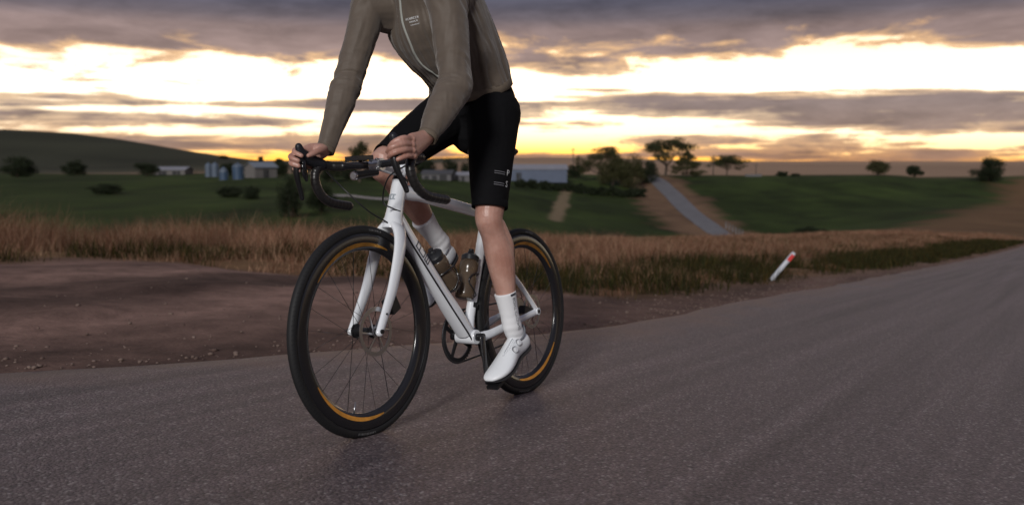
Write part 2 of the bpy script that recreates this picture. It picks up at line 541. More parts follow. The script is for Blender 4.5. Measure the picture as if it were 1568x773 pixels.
# ------------------------------------------------------------------ the road
def asphalt_mat():
    m = mat('asphalt', (0.06, 0.056, 0.056), 0.52, spec=0.5)
    nt = m.node_tree; N, L = nt.nodes, nt.links
    b = N['Principled BSDF']
    tc = N.new('ShaderNodeTexCoord')
    vo = N.new('ShaderNodeTexVoronoi'); vo.inputs['Scale'].default_value = 115.0
    L.new(tc.outputs['Object'], vo.inputs[0])
    vc = N.new('ShaderNodeSeparateColor'); L.new(vo.outputs['Color'], vc.inputs[0])
    rp = N.new('ShaderNodeValToRGB'); cr = rp.color_ramp
    cr.elements[0].position = 0.0; cr.elements[0].color = (0.116, 0.087, 0.090, 1)
    cr.elements[1].position = 1.0; cr.elements[1].color = (0.38, 0.34, 0.33, 1)
    e = cr.elements.new(0.55); e.color = (0.175, 0.132, 0.135, 1)
    e = cr.elements.new(0.88); e.color = (0.236, 0.185, 0.184, 1)
    L.new(vc.outputs[0], rp.inputs[0])
    gap = N.new('ShaderNodeMapRange'); gap.inputs[1].default_value = 0.2; gap.inputs[2].default_value = 0.75
    gap.inputs[3].default_value = 1.0; gap.inputs[4].default_value = 0.45
    L.new(vo.outputs['Distance'], gap.inputs[0])
    mp = N.new('ShaderNodeMapping'); mp.inputs['Scale'].default_value = (0.10, 5.0, 1.0)     # wear runs along the lane
    L.new(tc.outputs['Object'], mp.inputs[0])
    no = N.new('ShaderNodeTexNoise'); no.inputs['Scale'].default_value = 1.3; no.inputs['Detail'].default_value = 8
    L.new(mp.outputs[0], no.inputs[0])
    wr = N.new('ShaderNodeMapRange'); wr.inputs[1].default_value = 0.3; wr.inputs[2].default_value = 0.7
    wr.inputs[3].default_value = 0.66; wr.inputs[4].default_value = 1.30
    L.new(no.outputs[0], wr.inputs[0])
    mu = N.new('ShaderNodeMath'); mu.operation = 'MULTIPLY'; L.new(gap.outputs[0], mu.inputs[0]); L.new(wr.outputs[0], mu.inputs[1])
    sc = N.new('ShaderNodeVectorMath'); sc.operation = 'SCALE'; L.new(rp.outputs[0], sc.inputs[0]); L.new(mu.outputs[0], sc.inputs[3])
    # dust blown in from the shoulder
    sx = N.new('ShaderNodeAttribute'); sx.attribute_name = 'across'
    dn = N.new('ShaderNodeTexNoise'); dn.inputs['Scale'].default_value = 2.2; dn.inputs['Detail'].default_value = 8
    L.new(tc.outputs['Object'], dn.inputs[0])
    ad = N.new('ShaderNodeMath'); ad.operation = 'MULTIPLY_ADD'; ad.inputs[1].default_value = 1.5; L.new(dn.outputs[0], ad.inputs[0]); L.new(sx.outputs['Fac'], ad.inputs[2])
    dr = N.new('ShaderNodeMapRange'); dr.inputs[1].default_value = EDGE + 0.22; dr.inputs[2].default_value = EDGE + 0.85
    dr.inputs[3].default_value = 0.0; dr.inputs[4].default_value = 0.85
    L.new(ad.outputs[0], dr.inputs[0])
    mx = N.new('ShaderNodeMix'); mx.data_type = 'RGBA'; mx.inputs[7].default_value = (0.17, 0.108, 0.085, 1)
    L.new(dr.outputs[0], mx.inputs[0]); L.new(sc.outputs[0], mx.inputs[6]); L.new(mx.outputs[2], b.inputs['Base Color'])
    bp = N.new('ShaderNodeBump'); bp.inputs['Distance'].default_value = 0.0035; bp.invert = True
    L.new(vo.outputs['Distance'], bp.inputs['Height']); L.new(bp.outputs[0], b.inputs['Normal'])
    return m


def build_road():
    ts = np.unique(np.round(np.concatenate([np.arange(-60, -12, 2.0), np.arange(-12, 25, 0.25), np.arange(25, 60, 1.0), np.arange(60, 260, 4.0)]), 3))
    ns = np.array([-5.6, -5.3, -4.5, -3.5, -2.5, -1.5, -0.5, 0.2, 0.55, 0.75, 1.0, 1.02])
    V_UV = []
    V = []
    for t in ts:
        w = 0.10 * (fbm(np.array([[t * 1.7, 0, 0]]), 4)[0] - 0.5) * 2
        w2 = 0.10 * (fbm(np.array([[t * 1.7, 9, 0]]), 4)[0] - 0.5) * 2
        for k, n in enumerate(ns):
            n2 = n + (w if n > 0.5 else 0) * (0.5 + 0.5 * (n > .7)) + (float(flare(t)) * (n + .5) / 1.5 if n > -.4 else 0) + (w2 if n < -5 else 0) - 0.15 * (n >= 1.0)
            x, y = xy(t, n2)
            z = zroad(t) + 0.006 * (k not in (0, len(ns) - 1)) - 0.06 * (k in (0, len(ns) - 1)) - 0.008 * (k in (1, len(ns) - 2))
            V.append((t, n2, z)); V_UV.append(n2 - float(flare(t)))
    m = len(ns)
    q = [(i * m + j, i * m + j + 1, (i + 1) * m + j + 1, (i + 1) * m + j) for i in range(len(ts) - 1) for j in range(m - 1)]
    me = mesh_from('road', V, [f[::-1] for f in q])
    me.flip_normals() if me.polygons[200].normal.z < 0 else None
    ea = me.attributes.new('across', 'FLOAT', 'POINT'); ea.data.foreach_set('value', np.array(V_UV, np.float32))
    # object axes: x along the road, y across it
    M = Matrix([[BACK[0], SIDE[0], 0, O[0]], [BACK[1], SIDE[1], 0, O[1]], [0, 0, 1, 0], [0, 0, 0, 1]])
    return obj('road', me, asphalt_mat(), kind='structure', mw=M)


build_road()


def strip(name, path, half, lift, m, kind='structure', wob=0.0):
    path = np.asarray(path); T = np.gradient(path, axis=0); T /= np.linalg.norm(T, axis=1)[:, None]
    V = []
    cols = np.linspace(-1, 1, 5)
    for i, (p, t) in enumerate(zip(path, T)):
        for c in cols:
            w = half * (1 + wob * (vnoise(np.array([[i * .4, c * 3, 1.0]]))[0] - .5) * 2)
            x, y = p[0] - t[1] * c * w, p[1] + t[0] * c * w
            V.append((x, y, gz(x, y) + lift - (0.1 if abs(c) == 1 else 0)))
    q = [(i * 5 + j, i * 5 + j + 1, (i + 1) * 5 + j + 1, (i + 1) * 5 + j) for i in range(len(path) - 1) for j in range(4)]
    return obj(name, mesh_from(name, V, q), m, kind=kind)


strip('hill_road', HILLP, 2.05, 0.16, mat('hill_asphalt', (0.15, 0.145, 0.15), 0.7, var=0.2, vscale=0.6))
strip('farm_track', spline([(along(490, 118), 118), (along(530, 121), 121), (along(572, 120), 120), (along(612, 123), 123)], 24), 1.1, 0.14,
      mat('track_gravel', (0.28, 0.25, 0.24), 0.9, var=0.25, vscale=1.0), wob=0.4)


# ------------------------------------------------------------------ gravel and grass beside the road
def build_gravel():
    b = bmesh.new(); bmesh.ops.create_icosphere(b, subdivisions=1, radius=1.0)
    base = np.array([v.co[:] for v in b.verts]); fc = np.array([[v.index for v in f.verts] for f in b.faces]); b.free()
    n_s = 2600
    t = rng.uniform(-4, 22, n_s * 3); n = EDGE - 0.05 + rng.exponential(1.1, n_s * 3)
    n = n + flare(t)
    ok = (rng.random(n_s * 3) < dirt_mask(t, n)) & (n < 8.5) & (n > EDGE + flare(t))
    t, n = t[ok][:n_s], n[ok][:n_s]
    x, y = xy(t, n); z = ground_z(x, y); z = np.maximum(z, np.where(n < EDGE + .1 + flare(t), zroad(t), -99))
    s = rng.lognormal(math.log(0.006), 0.5, len(x)); s = np.clip(s, 0.003, 0.016)
    k = len(base)
    jit = 1 + 0.35 * (rng.random((len(x), k, 1)) - 0.5)
    ang = rng.uniform(0, 6.28, len(x)); ca, sa = np.cos(ang)[:, None], np.sin(ang)[:, None]
    B = base[None] * jit * np.array([1.25, 0.9, 0.65])
    Bx = B[..., 0] * ca - B[..., 1] * sa; By = B[..., 0] * sa + B[..., 1] * ca
    V = np.stack([x[:, None] + Bx * s[:, None], y[:, None] + By * s[:, None], z[:, None] + (B[..., 2] + 0.3) * s[:, None]], -1).reshape(-1, 3)
    Fc = (fc[None] + (np.arange(len(x)) * k)[:, None, None]).reshape(-1, 3)
    me = mesh_np('gravel', V, Fc.ravel(), np.arange(len(Fc)) * 3)
    obj('gravel', me, mat('gravel_stone', (0.10, 0.064, 0.052), 0.9, col2=(0.20, 0.145, 0.12), vscale=3.0), kind='stuff',
        label='loose reddish gravel scattered along the dirt shoulder', cat='gravel')


build_gravel()


def blades(name, t, n, h, wid, lean, cols, m, label, cat, flop=0.5):
    """thin tapering blades, each two faces"""
    N_ = len(t)
    x, y = xy(t, n); z = ground_z(x, y) - 0.02
    a = rng.uniform(0, 2 * np.pi, N_)
    dx, dy = np.cos(a), np.sin(a)
    la = 2 * np.pi * (1.6 * fbm(np.stack([t * .8, n * .8, 0 * t + 2], -1), 2) + 0.28 * rng.normal(size=N_))
    l = lean * rng.random(N_) ** 0.7 * h
    lx, ly = np.cos(la) * l, np.sin(la) * l
    w = wid * rng.uniform(0.6, 1.3, N_)
    p0 = np.stack([x - dx * w, y - dy * w, z], -1); p1 = np.stack([x + dx * w, y + dy * w, z], -1)
    mx, my, mz = x + lx * 0.35, y + ly * 0.35, z + h * 0.55
    p2 = np.stack([mx + dx * w * .8, my + dy * w * .8, mz], -1); p3 = np.stack([mx - dx * w * .8, my - dy * w * .8, mz], -1)
    p4 = np.stack([x + lx, y + ly, z + h * (1 - flop * (l / h) ** 2 * 0.6)], -1)
    V = np.stack([p0, p1, p2, p3, p4], 1).reshape(-1, 3)
    b = np.arange(N_) * 5
    lp = np.stack([b, b + 1, b + 2, b + 3, b + 3, b + 2, b + 4], 1).ravel()
    st = np.stack([np.arange(N_) * 7, np.arange(N_) * 7 + 4], 1).ravel()
    me = mesh_np(name, V, lp, st)
    ca = me.color_attributes.new('tint', 'FLOAT_COLOR', 'POINT')
    C = np.repeat(cols, 5, 0)
    ca.data.foreach_set('color', np.concatenate([C, np.ones((len(C), 1))], 1).astype(np.float32).ravel())
    return obj(name, me, m, kind='stuff', label=label, cat=cat)


def blade_mat(name):
    m = mat(name, (0.2, 0.1, 0.05), 0.75, spec=0.2, attr='tint')
    nt = m.node_tree; b = nt.nodes['Principled BSDF']
    tr = nt.nodes.new('ShaderNodeBsdfTranslucent'); mx = nt.nodes.new('ShaderNodeMixShader'); mx.inputs[0].default_value = 0.3
    nt.links.new(nt.nodes['Attribute'].outputs['Color'], tr.inputs[0])
    nt.links.new(b.outputs[0], mx.inputs[1]); nt.links.new(tr.outputs[0], mx.inputs[2])
    nt.links.new(mx.outputs[0], nt.nodes['Material Output'].inputs[0])
    return m


def build_grass():
    BM = blade_mat('grass_blade')
    def scatter(k, t0, t1, n0, n1, dens_pow=1.0):
        t = t0 + (t1 - t0) * rng.random(k) ** dens_pow
        n = rng.uniform(n0, n1, k)
        x, y = xy(t, n)
        keep = (np.abs(x) < 0.66 * y + 1.5) & (y > 2)
        return t[keep], n[keep]
    # tall dry grass on the crest of the bank
    t, n = scatter(620000, -6, 75, 1.9, 15, 1.55)
    tuft = fbm(np.stack([t * 1.3, n * 1.3, 0 * t], -1), 3)
    d = dirt_mask(t, n)
    keep = (rng.random(len(t)) > d * 1.03) & (rng.random(len(t)) < sstep(0.36, 0.60, tuft) * (1 - 0.55 * sstep(9, 15, n)))
    t, n, tuft = t[keep], n[keep], tuft[keep]
    edge = sstep(1.9, 5.0, n) * (1 - 0.8 * sstep(0.0, 0.9, np.maximum(dirt_mask(t, n - 1.2), dirt_mask(t - 1.6, n))))
    h = (0.14 + 0.50 * edge * (0.25 + 1.7 * (tuft - 0.3))) * rng.uniform(0.35, 1.2, len(t))
    h *= 0.45 + 1.05 * fbm(np.stack([t * .45, n * .45, 0 * t + 7], -1), 2)
    h *= 0.88 - 0.42 * sstep(5, 22, t) + 0.10 * sstep(8, 3, t)
    base = np.array([[0.30, 0.162, 0.105]]) * rng.uniform(0.55, 1.25, (len(t), 1))
    straw = np.array([[0.46, 0.30, 0.19]]); rust = np.array([[0.17, 0.075, 0.040]])
    k1, k2 = rng.random((len(t), 1)), fbm(np.stack([t * .6, n * .6, 0 * t + 4], -1), 3)[:, None]
    C = np.where(k1 < 0.22, straw, base) * (0.35 + 1.2 * k2); C = np.where(k1 > 0.68, rust, C)
    far = 1 + 0.06 * np.clip(t, 0, 60)
    blades('dry_grass', t, n, h, 0.0016 * far, 1.0, C, BM, 'tall dry brown grass along the crest of the verge', 'grass')
    # low green weeds between the dirt and the dry grass
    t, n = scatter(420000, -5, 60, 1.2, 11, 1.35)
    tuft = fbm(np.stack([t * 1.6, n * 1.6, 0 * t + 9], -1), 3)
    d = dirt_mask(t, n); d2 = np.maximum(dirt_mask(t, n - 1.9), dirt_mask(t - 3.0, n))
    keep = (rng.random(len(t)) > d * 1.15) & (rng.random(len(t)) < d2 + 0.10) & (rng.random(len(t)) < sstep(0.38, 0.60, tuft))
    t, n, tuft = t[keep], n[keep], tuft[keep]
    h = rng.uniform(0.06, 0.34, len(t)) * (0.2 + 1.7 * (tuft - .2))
    C = np.array([[0.024, 0.028, 0.008]]) * rng.uniform(0.4, 1.5, (len(t), 1)) + np.array([[0.06, 0.026, 0.006]]) * rng.random((len(t), 1)) ** 3  # dark olive also stands in for shade on the lower dry grass
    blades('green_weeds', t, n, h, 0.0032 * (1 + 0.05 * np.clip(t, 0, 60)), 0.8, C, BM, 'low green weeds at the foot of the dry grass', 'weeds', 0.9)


build_grass()
# ================================================================== FARMLAND BEYOND THE ROAD
BARK = mat('bark', (0.075, 0.055, 0.042), 0.9, var=0.3, vscale=3.0, bump=0.02, bscale=12)
def leaf_mat(name, c):
    m = mat(name, c, 0.6, spec=0.25, var=0.35, vscale=0.7)
    nt = m.node_tree; b = nt.nodes['Principled BSDF']
    tr = nt.nodes.new('ShaderNodeBsdfTranslucent'); mx = nt.nodes.new('ShaderNodeMixShader'); mx.inputs[0].default_value = 0.25
    tr.inputs[0].default_value = (c[0] * 1.6, c[1] * 1.5, c[2], 1)
    nt.links.new(b.outputs[0], mx.inputs[1]); nt.links.new(tr.outputs[0], mx.inputs[2]); nt.links.new(mx.outputs[0], nt.nodes['Material Output'].inputs[0])
    return m


GUM = leaf_mat('gum_leaf', (0.045, 0.048, 0.020))
OLIVE = leaf_mat('olive_leaf', (0.055, 0.055, 0.022))
DARK = leaf_mat('dark_leaf', (0.022, 0.030, 0.014))


def leaves(clumps, per, size, seed):
    """leaf-sized quads spread through clumps (centre, radii)"""
    r_ = np.random.default_rng(seed); V, n = [], 0
    for c, rad in clumps:
        k = max(70, int(per * (rad[0] * rad[1] * rad[2]) ** (2 / 3)))
        d = r_.normal(size=(k, 3)); d /= np.linalg.norm(d, axis=1)[:, None]
        rr = r_.random(k)[:, None] ** 0.45
        p = np.array(c) + d * rr * np.array(rad) * (0.8 + 0.4 * r_.random((k, 1)))
        a = r_.normal(size=(k, 3)); a /= np.linalg.norm(a, axis=1)[:, None]
        b = np.cross(a, r_.normal(size=(k, 3))); b /= np.linalg.norm(b, axis=1)[:, None]
        s = size * r_.uniform(0.6, 1.5, (k, 1))
        V.append(np.stack([p - a * s, p - b * s * .45, p + a * s, p + b * s * .45], 1))
    V = np.concatenate(V).reshape(-1, 3)
    return V


def tree(name, px, depth, top, wide, style, leaf, label, cat='tree', group=None, base_y=None, seed=1, lean=0.0, nest=None):
    r_ = np.random.default_rng(seed)
    X = along(px, depth); Z0 = gz(X, depth)
    k = depth / 1424.0
    ztop = CAMZ - (top - 248.0) * k
    H = max(ztop - Z0, 0.8); W = wide * k / 2
    root = bpy.data.objects.new(name, None); COL.objects.link(root)
    root.location = (X, depth, Z0 - 0.05); root['label'] = label; root['category'] = cat
    if group: root['group'] = group
    tb = MB(); clumps = []
    if style == 'gum':
        fork_h = H * 0.30
        tb.loft(spline([(0, 0, -.2), (0.05 * H * lean, 0, fork_h * .5), (0.09 * H * lean, 0, fork_h)], 6), list(np.linspace(H * .040, H * .028, 6)), seg=8)
        nl = 7
        for i in range(nl):
            a = 2 * math.pi * i / nl + r_.uniform(-.3, .3); ro = r_.uniform(.45, .95) * W
            e = np.array([math.cos(a) * ro + .09 * H * lean, math.sin(a) * ro * .8, r_.uniform(.46, .88) * H])
            s0 = np.array([.09 * H * lean, 0, fork_h * .9])
            mid = (s0 + e) / 2 + np.array([0, 0, -.06 * H]) + r_.normal(size=3) * .03 * H
            tb.loft(spline([s0, mid, e], 7), list(np.linspace(H * .020, H * .006, 7)), seg=6)
            for j in range(6):
                q = e + r_.normal(size=3) * np.array([.24 * W, .24 * W, .09 * H])
                clumps.append((q, np.array([.30 * W, .28 * W, .10 * H]) * r_.uniform(.7, 1.3)))
        for j in range(3):
            clumps.append((np.array([r_.uniform(-.4, .4) * W, r_.uniform(-.3, .3) * W, H * r_.uniform(.86, .94)]), np.array([.34 * W, .3 * W, .07 * H])))
    elif style == 'cone':
        tb.loft([(0, 0, -.2), (0, 0, H * .85)], [H * .028, H * .006], seg=8)
        for i in range(110):
            f = r_.random() ** .8; a = r_.uniform(0, 6.28); ro = W * (1 - f) ** .75 * r_.uniform(.3, .95)
            clumps.append((np.array([math.cos(a) * ro, math.sin(a) * ro, H * (.10 + .87 * f)]), np.array([.24 * W * (1.15 - f), .24 * W * (1.15 - f), .075 * H])))
    else:                                                    # bushy: clothed to the ground
        for i in range(4):
            a = r_.uniform(0, 6.28); e = (math.cos(a) * W * .4, math.sin(a) * W * .4, H * .6)
            tb.loft(spline([(0, 0, -.15), (e[0] * .4, e[1] * .4, H * .3), e], 5), list(np.linspace(H * .03 + .02, .012, 5)), seg=6)
        for i in range(46):
            d = r_.normal(size=3); d /= np.linalg.norm(d); rr = r_.random() ** .4
            c = np.array([d[0] * W * .8 * rr, d[1] * W * .7 * rr, H * (.46 + .42 * d[2] * rr)])
            clumps.append((c, np.array([.30 * W, .28 * W, .17 * H]) * r_.uniform(.6, 1.3)))
    tb.build('trunk', BARK, root)
    size = max(0.07, 0.95 * k)
    V = leaves(clumps, 3.0 / size ** 2 * (1.0 if style != 'gum' else 1.1), size, seed + 50)
    n = len(V) // 4
    me = mesh_np('crown', V, np.arange(n * 4), np.arange(n) * 4)
    obj('crown', me, leaf, root)
    return root


G1 = 'trees round the top of the farm road'
tree('gum_tree', 1018, 238, 213, 72, 'gum', GUM, 'tallest gum tree with open crown at the top of the farm road', group=G1, seed=3, lean=.4)
tree('conifer_tree', 1051, 233, 231, 66, 'cone', OLIVE, 'dense pointed olive green tree right of the tallest gum', group=G1, seed=5)
tree('gum_tree', 1112, 252, 236, 54, 'gum', GUM, 'lone round gum tree standing before the pale plain', group=G1, seed=8)
tree('gum_tree', 924, 210, 223, 58, 'gum', OLIVE, 'leafy gum tree nearest the long shed on its right', group=G1, seed=12, lean=-.3)
tree('bushy_tree', 938, 206, 238, 56, 'bush', OLIVE, 'bushy olive tree in the middle of the clump', group=G1, seed=13)
tree('bushy_tree', 966, 204, 236, 54, 'bush', OLIVE, 'bushy tree in the clump left of the farm road', group=G1, seed=14)
tree('bushy_tree', 990, 214, 243, 44, 'bush', DARK, 'dark bushy tree beside the crest of the farm road', group=G1, seed=15)
tree('bushy_tree', 881, 222, 250, 34, 'bush', DARK, 'low dark round tree at the right end of the long shed', group=G1, seed=16)
tree('round_bush', 1197, 236, 262, 21, 'bush', DARK, 'dark dome shaped bush alone on the right paddock', 'bush', 'bushes on the right paddock', seed=21)
tree('round_bush', 1216, 239, 269, 15, 'bush', DARK, 'smaller bush just right of the dome shaped bush', 'bush', 'bushes on the right paddock', seed=22)
tree('gum_tree', 551, 152, 214, 34, 'gum', GUM, 'small gum tree rising behind the handlebar', seed=31)
G2 = 'dark trees behind the rider'
for i, (px, dp, tp, wd, lb) in enumerate([(508, 150, 246, 40, 'dark bush behind the far brake lever'), (536, 158, 243, 40, 'dark bush under the small gum tree'), (574, 160, 246, 40, 'dark tree right of the small gum tree'),
                                          (612, 172, 243, 46, 'dark tree behind the near hand'), (652, 186, 240, 40, 'dark tree left of the gap between the legs'), (690, 190, 241, 34, 'dark tree seen in the gap between the legs'),
                                          (722, 192, 238, 40, 'dark tree behind the straight leg')]):
    tree('bushy_tree', px, dp, tp, wd, 'bush', DARK, lb, group=G2, seed=40 + i)
G3 = 'trees and bushes on the left farm'
for i, (nm, px, dp, tp, wd, lb, ct) in enumerate([
        ('bushy_tree', 350, 185, 247, 30, 'dark tree behind the small round tank', 'tree'), ('bushy_tree', 386, 182, 249, 26, 'dark tree between the blue tank and the grey shed', 'tree'),
        ('bushy_tree', 428, 178, 246, 36, 'dark tree right of the grey gabled shed', 'tree'), ('bushy_tree', 462, 172, 248, 34, 'dark tree behind the far hand', 'tree'),
        ('round_bush', 352, 112, 283, 44, 'low black bush in the green paddock below the tanks', 'bush'), ('round_bush', 384, 108, 282, 36, 'low black bush below the grey gabled shed', 'bush'),
        ('round_bush', 446, 84, 262, 52, 'big dark bush left of the far drop of the handlebar', 'bush'), ('round_bush', 492, 92, 274, 50, 'dark bush right of the far drop of the handlebar', 'bush'),
        ('bushy_tree', 30, 175, 238, 62, 'dark spreading tree at the left end of the view', 'tree'), ('bushy_tree', 118, 190, 244, 48, 'dark tree below the left hill', 'tree'),
        ('bushy_tree', 226, 182, 246, 42, 'dark tree left of the tall pale tanks', 'tree'), ('round_bush', 165, 120, 280, 58, 'low wide bush at the far left of the paddock', 'bush')]):
    tree(nm, px, dp, tp, wd, 'bush', DARK, lb, ct, group=G3, seed=60 + i)
for i, (px, dp, wd, h_, lb) in enumerate([(401, 500, 9, 9, 'tiny lone tree on the ridge of the left hill'), (429, 520, 14, 7, 'low tree at the foot of the ridge'), (345, 500, 16, 5, 'scrubby tree near the top of the left hill')]):
    X = along(px, dp); zt = gz(X, dp)
    tree('ridge_tree', px, dp, 248 - (zt - CAMZ) / dp * 1424 - h_, wd, 'bush', DARK, lb, group='trees on the left ridge', seed=80 + i)
for i, (px, dp, tp, wd, lb) in enumerate([(1342, 244, 244, 40, 'bushy tree far right beyond the paddock'), (1398, 250, 252, 30, 'low tree far right beyond the paddock fence line'), (1512, 230, 240, 60, 'broad dark tree at the right end of the view')]):
    tree('bushy_tree', px, dp, tp, wd, 'bush', OLIVE if i == 0 else DARK, lb, group='trees beyond the right paddock', seed=90 + i)
# hedge of low shrubs along the far edge of the middle paddock
hx = [(798, 184), (816, 185), (835, 184), (853, 186), (871, 187), (889, 186), (906, 185), (922, 186), (938, 187), (953, 186), (967, 187), (980, 188)]
wd_ = ['first', 'second', 'third', 'fourth', 'fifth', 'sixth', 'seventh', 'eighth', 'ninth', 'tenth', 'eleventh', 'twelfth']
for i, (px, dp) in enumerate(hx):
    X = along(px, dp); yb = 248 - (gz(X, dp) - CAMZ) / dp * 1424
    tree('hedge_shrub', px, dp, yb - 13 - 4 * ((i * 7) % 3) / 2, 24, 'bush', DARK, wd_[i] + ' dark shrub from the left in the hedge below the long shed', 'shrub', 'hedge below the long shed', seed=100 + i)
# scrub on the near rim of the right paddock
for i, (px, dp, h_, wd2) in enumerate([(1150, 96, 12, 60), (1195, 92, 15, 66), (1238, 88, 18, 64), (1010, 118, 9, 30)]):
    X = along(px, dp); yb = 248 - (gz(X, dp) - CAMZ) / dp * 1424
    tree('scrub_bush', px, dp, yb - h_, wd2, 'bush', DARK, ['low scrub left of the leaning post on the paddock rim', 'low scrub above the leaning post', 'low scrub right of the leaning post', 'dark scrub in the bank left of the farm road'][i], 'bush', 'scrub near the paddocks', seed=130 + i)


# ------------------------------------------------------------------ farm buildings
IRON = mat('blue_grey_sheet', (0.085, 0.105, 0.155), 0.5, metal=0.1, var=0.12, vscale=0.6)
ROOF = mat('roof_sheet', (0.26, 0.26, 0.29), 0.45, metal=0.2, var=0.12, vscale=0.5)
GREYW = mat('grey_wall', (0.13, 0.12, 0.115), 0.8, var=0.12, vscale=0.8)
DKOPEN = mat('dark_opening', (0.02, 0.02, 0.022), 0.7)
PALEW = mat('pale_wall', (0.11, 0.105, 0.11), 0.8, var=0.1, vscale=0.8)
TANKB = mat('blue_tank', (0.04, 0.07, 0.12), 0.45, var=0.12, vscale=1.0)
TANKP = mat('pale_tank', (0.085, 0.11, 0.15), 0.5, var=0.1, vscale=1.0)


def barn(name, px0, px1, depth, ridge, eave, wide, rot, wm, rm, label, openings=(), panels=0):
    """gabled shed: x along the ridge"""
    k = depth / 1424.0; X = along((px0 + px1) / 2, depth); Z0 = gz(X, depth) - .15
    root = bpy.data.objects.new(name, None); COL.objects.link(root)
    root.location = (X, depth, Z0); root.rotation_euler.z = rot; root['label'] = label; root['category'] = 'shed' if 'house' not in name else 'house'
    Lh = (px1 - px0) * k / 2 / max(.5, abs(math.cos(rot))); Wh = wide / 2
    zr, ze = CAMZ - (ridge - 248) * k - Z0, CAMZ - (eave - 248) * k - Z0
    w = MB().add([(-Lh, -Wh, 0), (Lh, -Wh, 0), (Lh, Wh, 0), (-Lh, Wh, 0), (-Lh, -Wh, ze), (Lh, -Wh, ze), (Lh, Wh, ze), (-Lh, Wh, ze), (-Lh, 0, zr), (Lh, 0, zr)],
                 [(0, 1, 5, 4), (2, 3, 7, 6), (1, 2, 6, 9, 5), (3, 0, 4, 8, 7), (0, 3, 2, 1)])
    w = w.build('wall', wm, root, smooth=False)
    o_ = 0.25
    sl = (zr - ze) / Wh
    for s in (-1, 1):
        r_ = MB(); y1 = s * (Wh + o_); z1 = ze - sl * o_
        r_.add([(-Lh - o_, 0, zr + .04), (Lh + o_, 0, zr + .04), (Lh + o_, y1, z1 + .04), (-Lh - o_, y1, z1 + .04), (-Lh - o_, 0, zr + .12), (Lh + o_, 0, zr + .12), (Lh + o_, y1, z1 + .12), (-Lh - o_, y1, z1 + .12)],
               [(0, 1, 2, 3), (7, 6, 5, 4), (0, 4, 5, 1), (2, 6, 7, 3), (1, 5, 6, 2), (3, 7, 4, 0)])
        r_.build('roof_slope', rm, root, smooth=False)
    for i in range(panels):                                  # ribs between the wall sheets
        x = -Lh + 2 * Lh * (i + .5) / panels
        MB().box((x, -Wh - .03, ze / 2), (.05, .03, ze / 2)).build('wall_rib', wm, root, smooth=False)
    for face, a0, a1, b0, b1, nm in openings:
        if face == 'front': b = MB().box(((a0 + a1) * Lh, -Wh - .01, (b0 + b1) / 2 * ze), ((a1 - a0) * Lh, .03, (b1 - b0) / 2 * ze))
        else: b = MB().box((Lh * (1 if face == 'right' else -1), (a0 + a1) * Wh, (b0 + b1) / 2 * ze), (.03, (a1 - a0) * Wh, (b1 - b0) / 2 * ze))
        b.build(nm, DKOPEN, root, smooth=False)
    return root


barn('long_shed', 770, 866, 203, 252.5, 259, 5.0, R(4), IRON, ROOF, 'long low blue grey farm shed with pale roof behind the rider', [('front', -.30, -.22, 0, .75, 'door'), ('right', -.2, .2, 0, .8, 'door')], 14)
barn('farm_house', 650, 694, 178, 261, 266, 4.5, R(-6), PALEW, mat('dark_roof', (0.06, 0.06, 0.065), 0.6), 'pale farm house with dark openings seen between the legs',
     [('front', -.16, .02, 0.05, .75, 'window'), ('front', .10, .36, 0, .85, 'door'), ('front', -.42, -.26, .2, .75, 'window')])
barn('grey_shed', 388, 414, 168, 249, 256, 3.2, R(48), GREYW, mat('grey_roof', (0.20, 0.225, 0.26), 0.5, metal=.2), 'small grey gabled shed right of the blue tank', [('front', -.1, .12, 0, .8, 'door')], 5)
barn('low_shed', 244, 292, 190, 256, 260, 4.0, R(-5), GREYW, ROOF, 'low grey shed left of the pale tanks', [('front', -.35, -.1, 0, .8, 'door'), ('front', .1, .35, 0, .8, 'door')], 6)
barn('pale_outbuilding', 698, 718, 182, 264, 268, 3.0, R(8), PALEW, ROOF, 'small pale outbuilding right of the farm house', [('front', -.1, .12, 0, .8, 'door')])


def tank(px, depth, top, base, wide, m, label, dome=0.2):
    k = depth / 1424.0; X = along(px, depth); Z0 = gz(X, depth) - .1
    H = CAMZ - (top - 248) * k - Z0; r = wide * k / 2
    root = bpy.data.objects.new('water_tank', None); COL.objects.link(root); root.location = (X, depth, Z0)
    root['label'] = label; root['category'] = 'tank'; root['group'] = 'water tanks on the left farm'
    hw = H * (1 - dome); prof = [(0, 0), (r, 0)]
    for i in range(1, 13): prof.append((r * (1 + (.012 if i % 2 else -.008)), hw * i / 13))
    prof += [(r, hw)]
    MB().lathe(prof, seg=28).build('tank_wall', m, root)
    MB().lathe([(r * 1.02, hw - .03), (r * 1.02, hw), (r * .8, hw + (H - hw) * .5), (r * .4, hw + (H - hw) * .85), (r * .14, H), (0, H)], seg=28).build('tank_roof', TANKP, root)
    MB().lathe([(r * .14, H - .02), (r * .14, H + .12), (0, H + .14)], seg=14).build('hatch', m, root)
    MB().loft([(r + .05, -.1, 0), (r + .05, -.1, hw * .95)], [.04], seg=8).build('downpipe', TANKP, root)
    MB().lathe([(r * 1.12, -.1), (r * 1.12, .12), (0, .12)], seg=24).build('slab', PALEW, root, auto=40)


tank(366, 158, 250, 273, 17, TANKB, 'blue water tank with pale domed top left of the grey shed')
tank(344, 156, 256, 272, 13, TANKB, 'small low round tank left of the blue tank', .35)
tank(331, 172, 249, 262, 11, TANKP, 'tall pale tank just left of the small round tank', .2)
tank(321, 173, 249.5, 262, 10, TANKP, 'leftmost tall pale tank of the pair', .2)


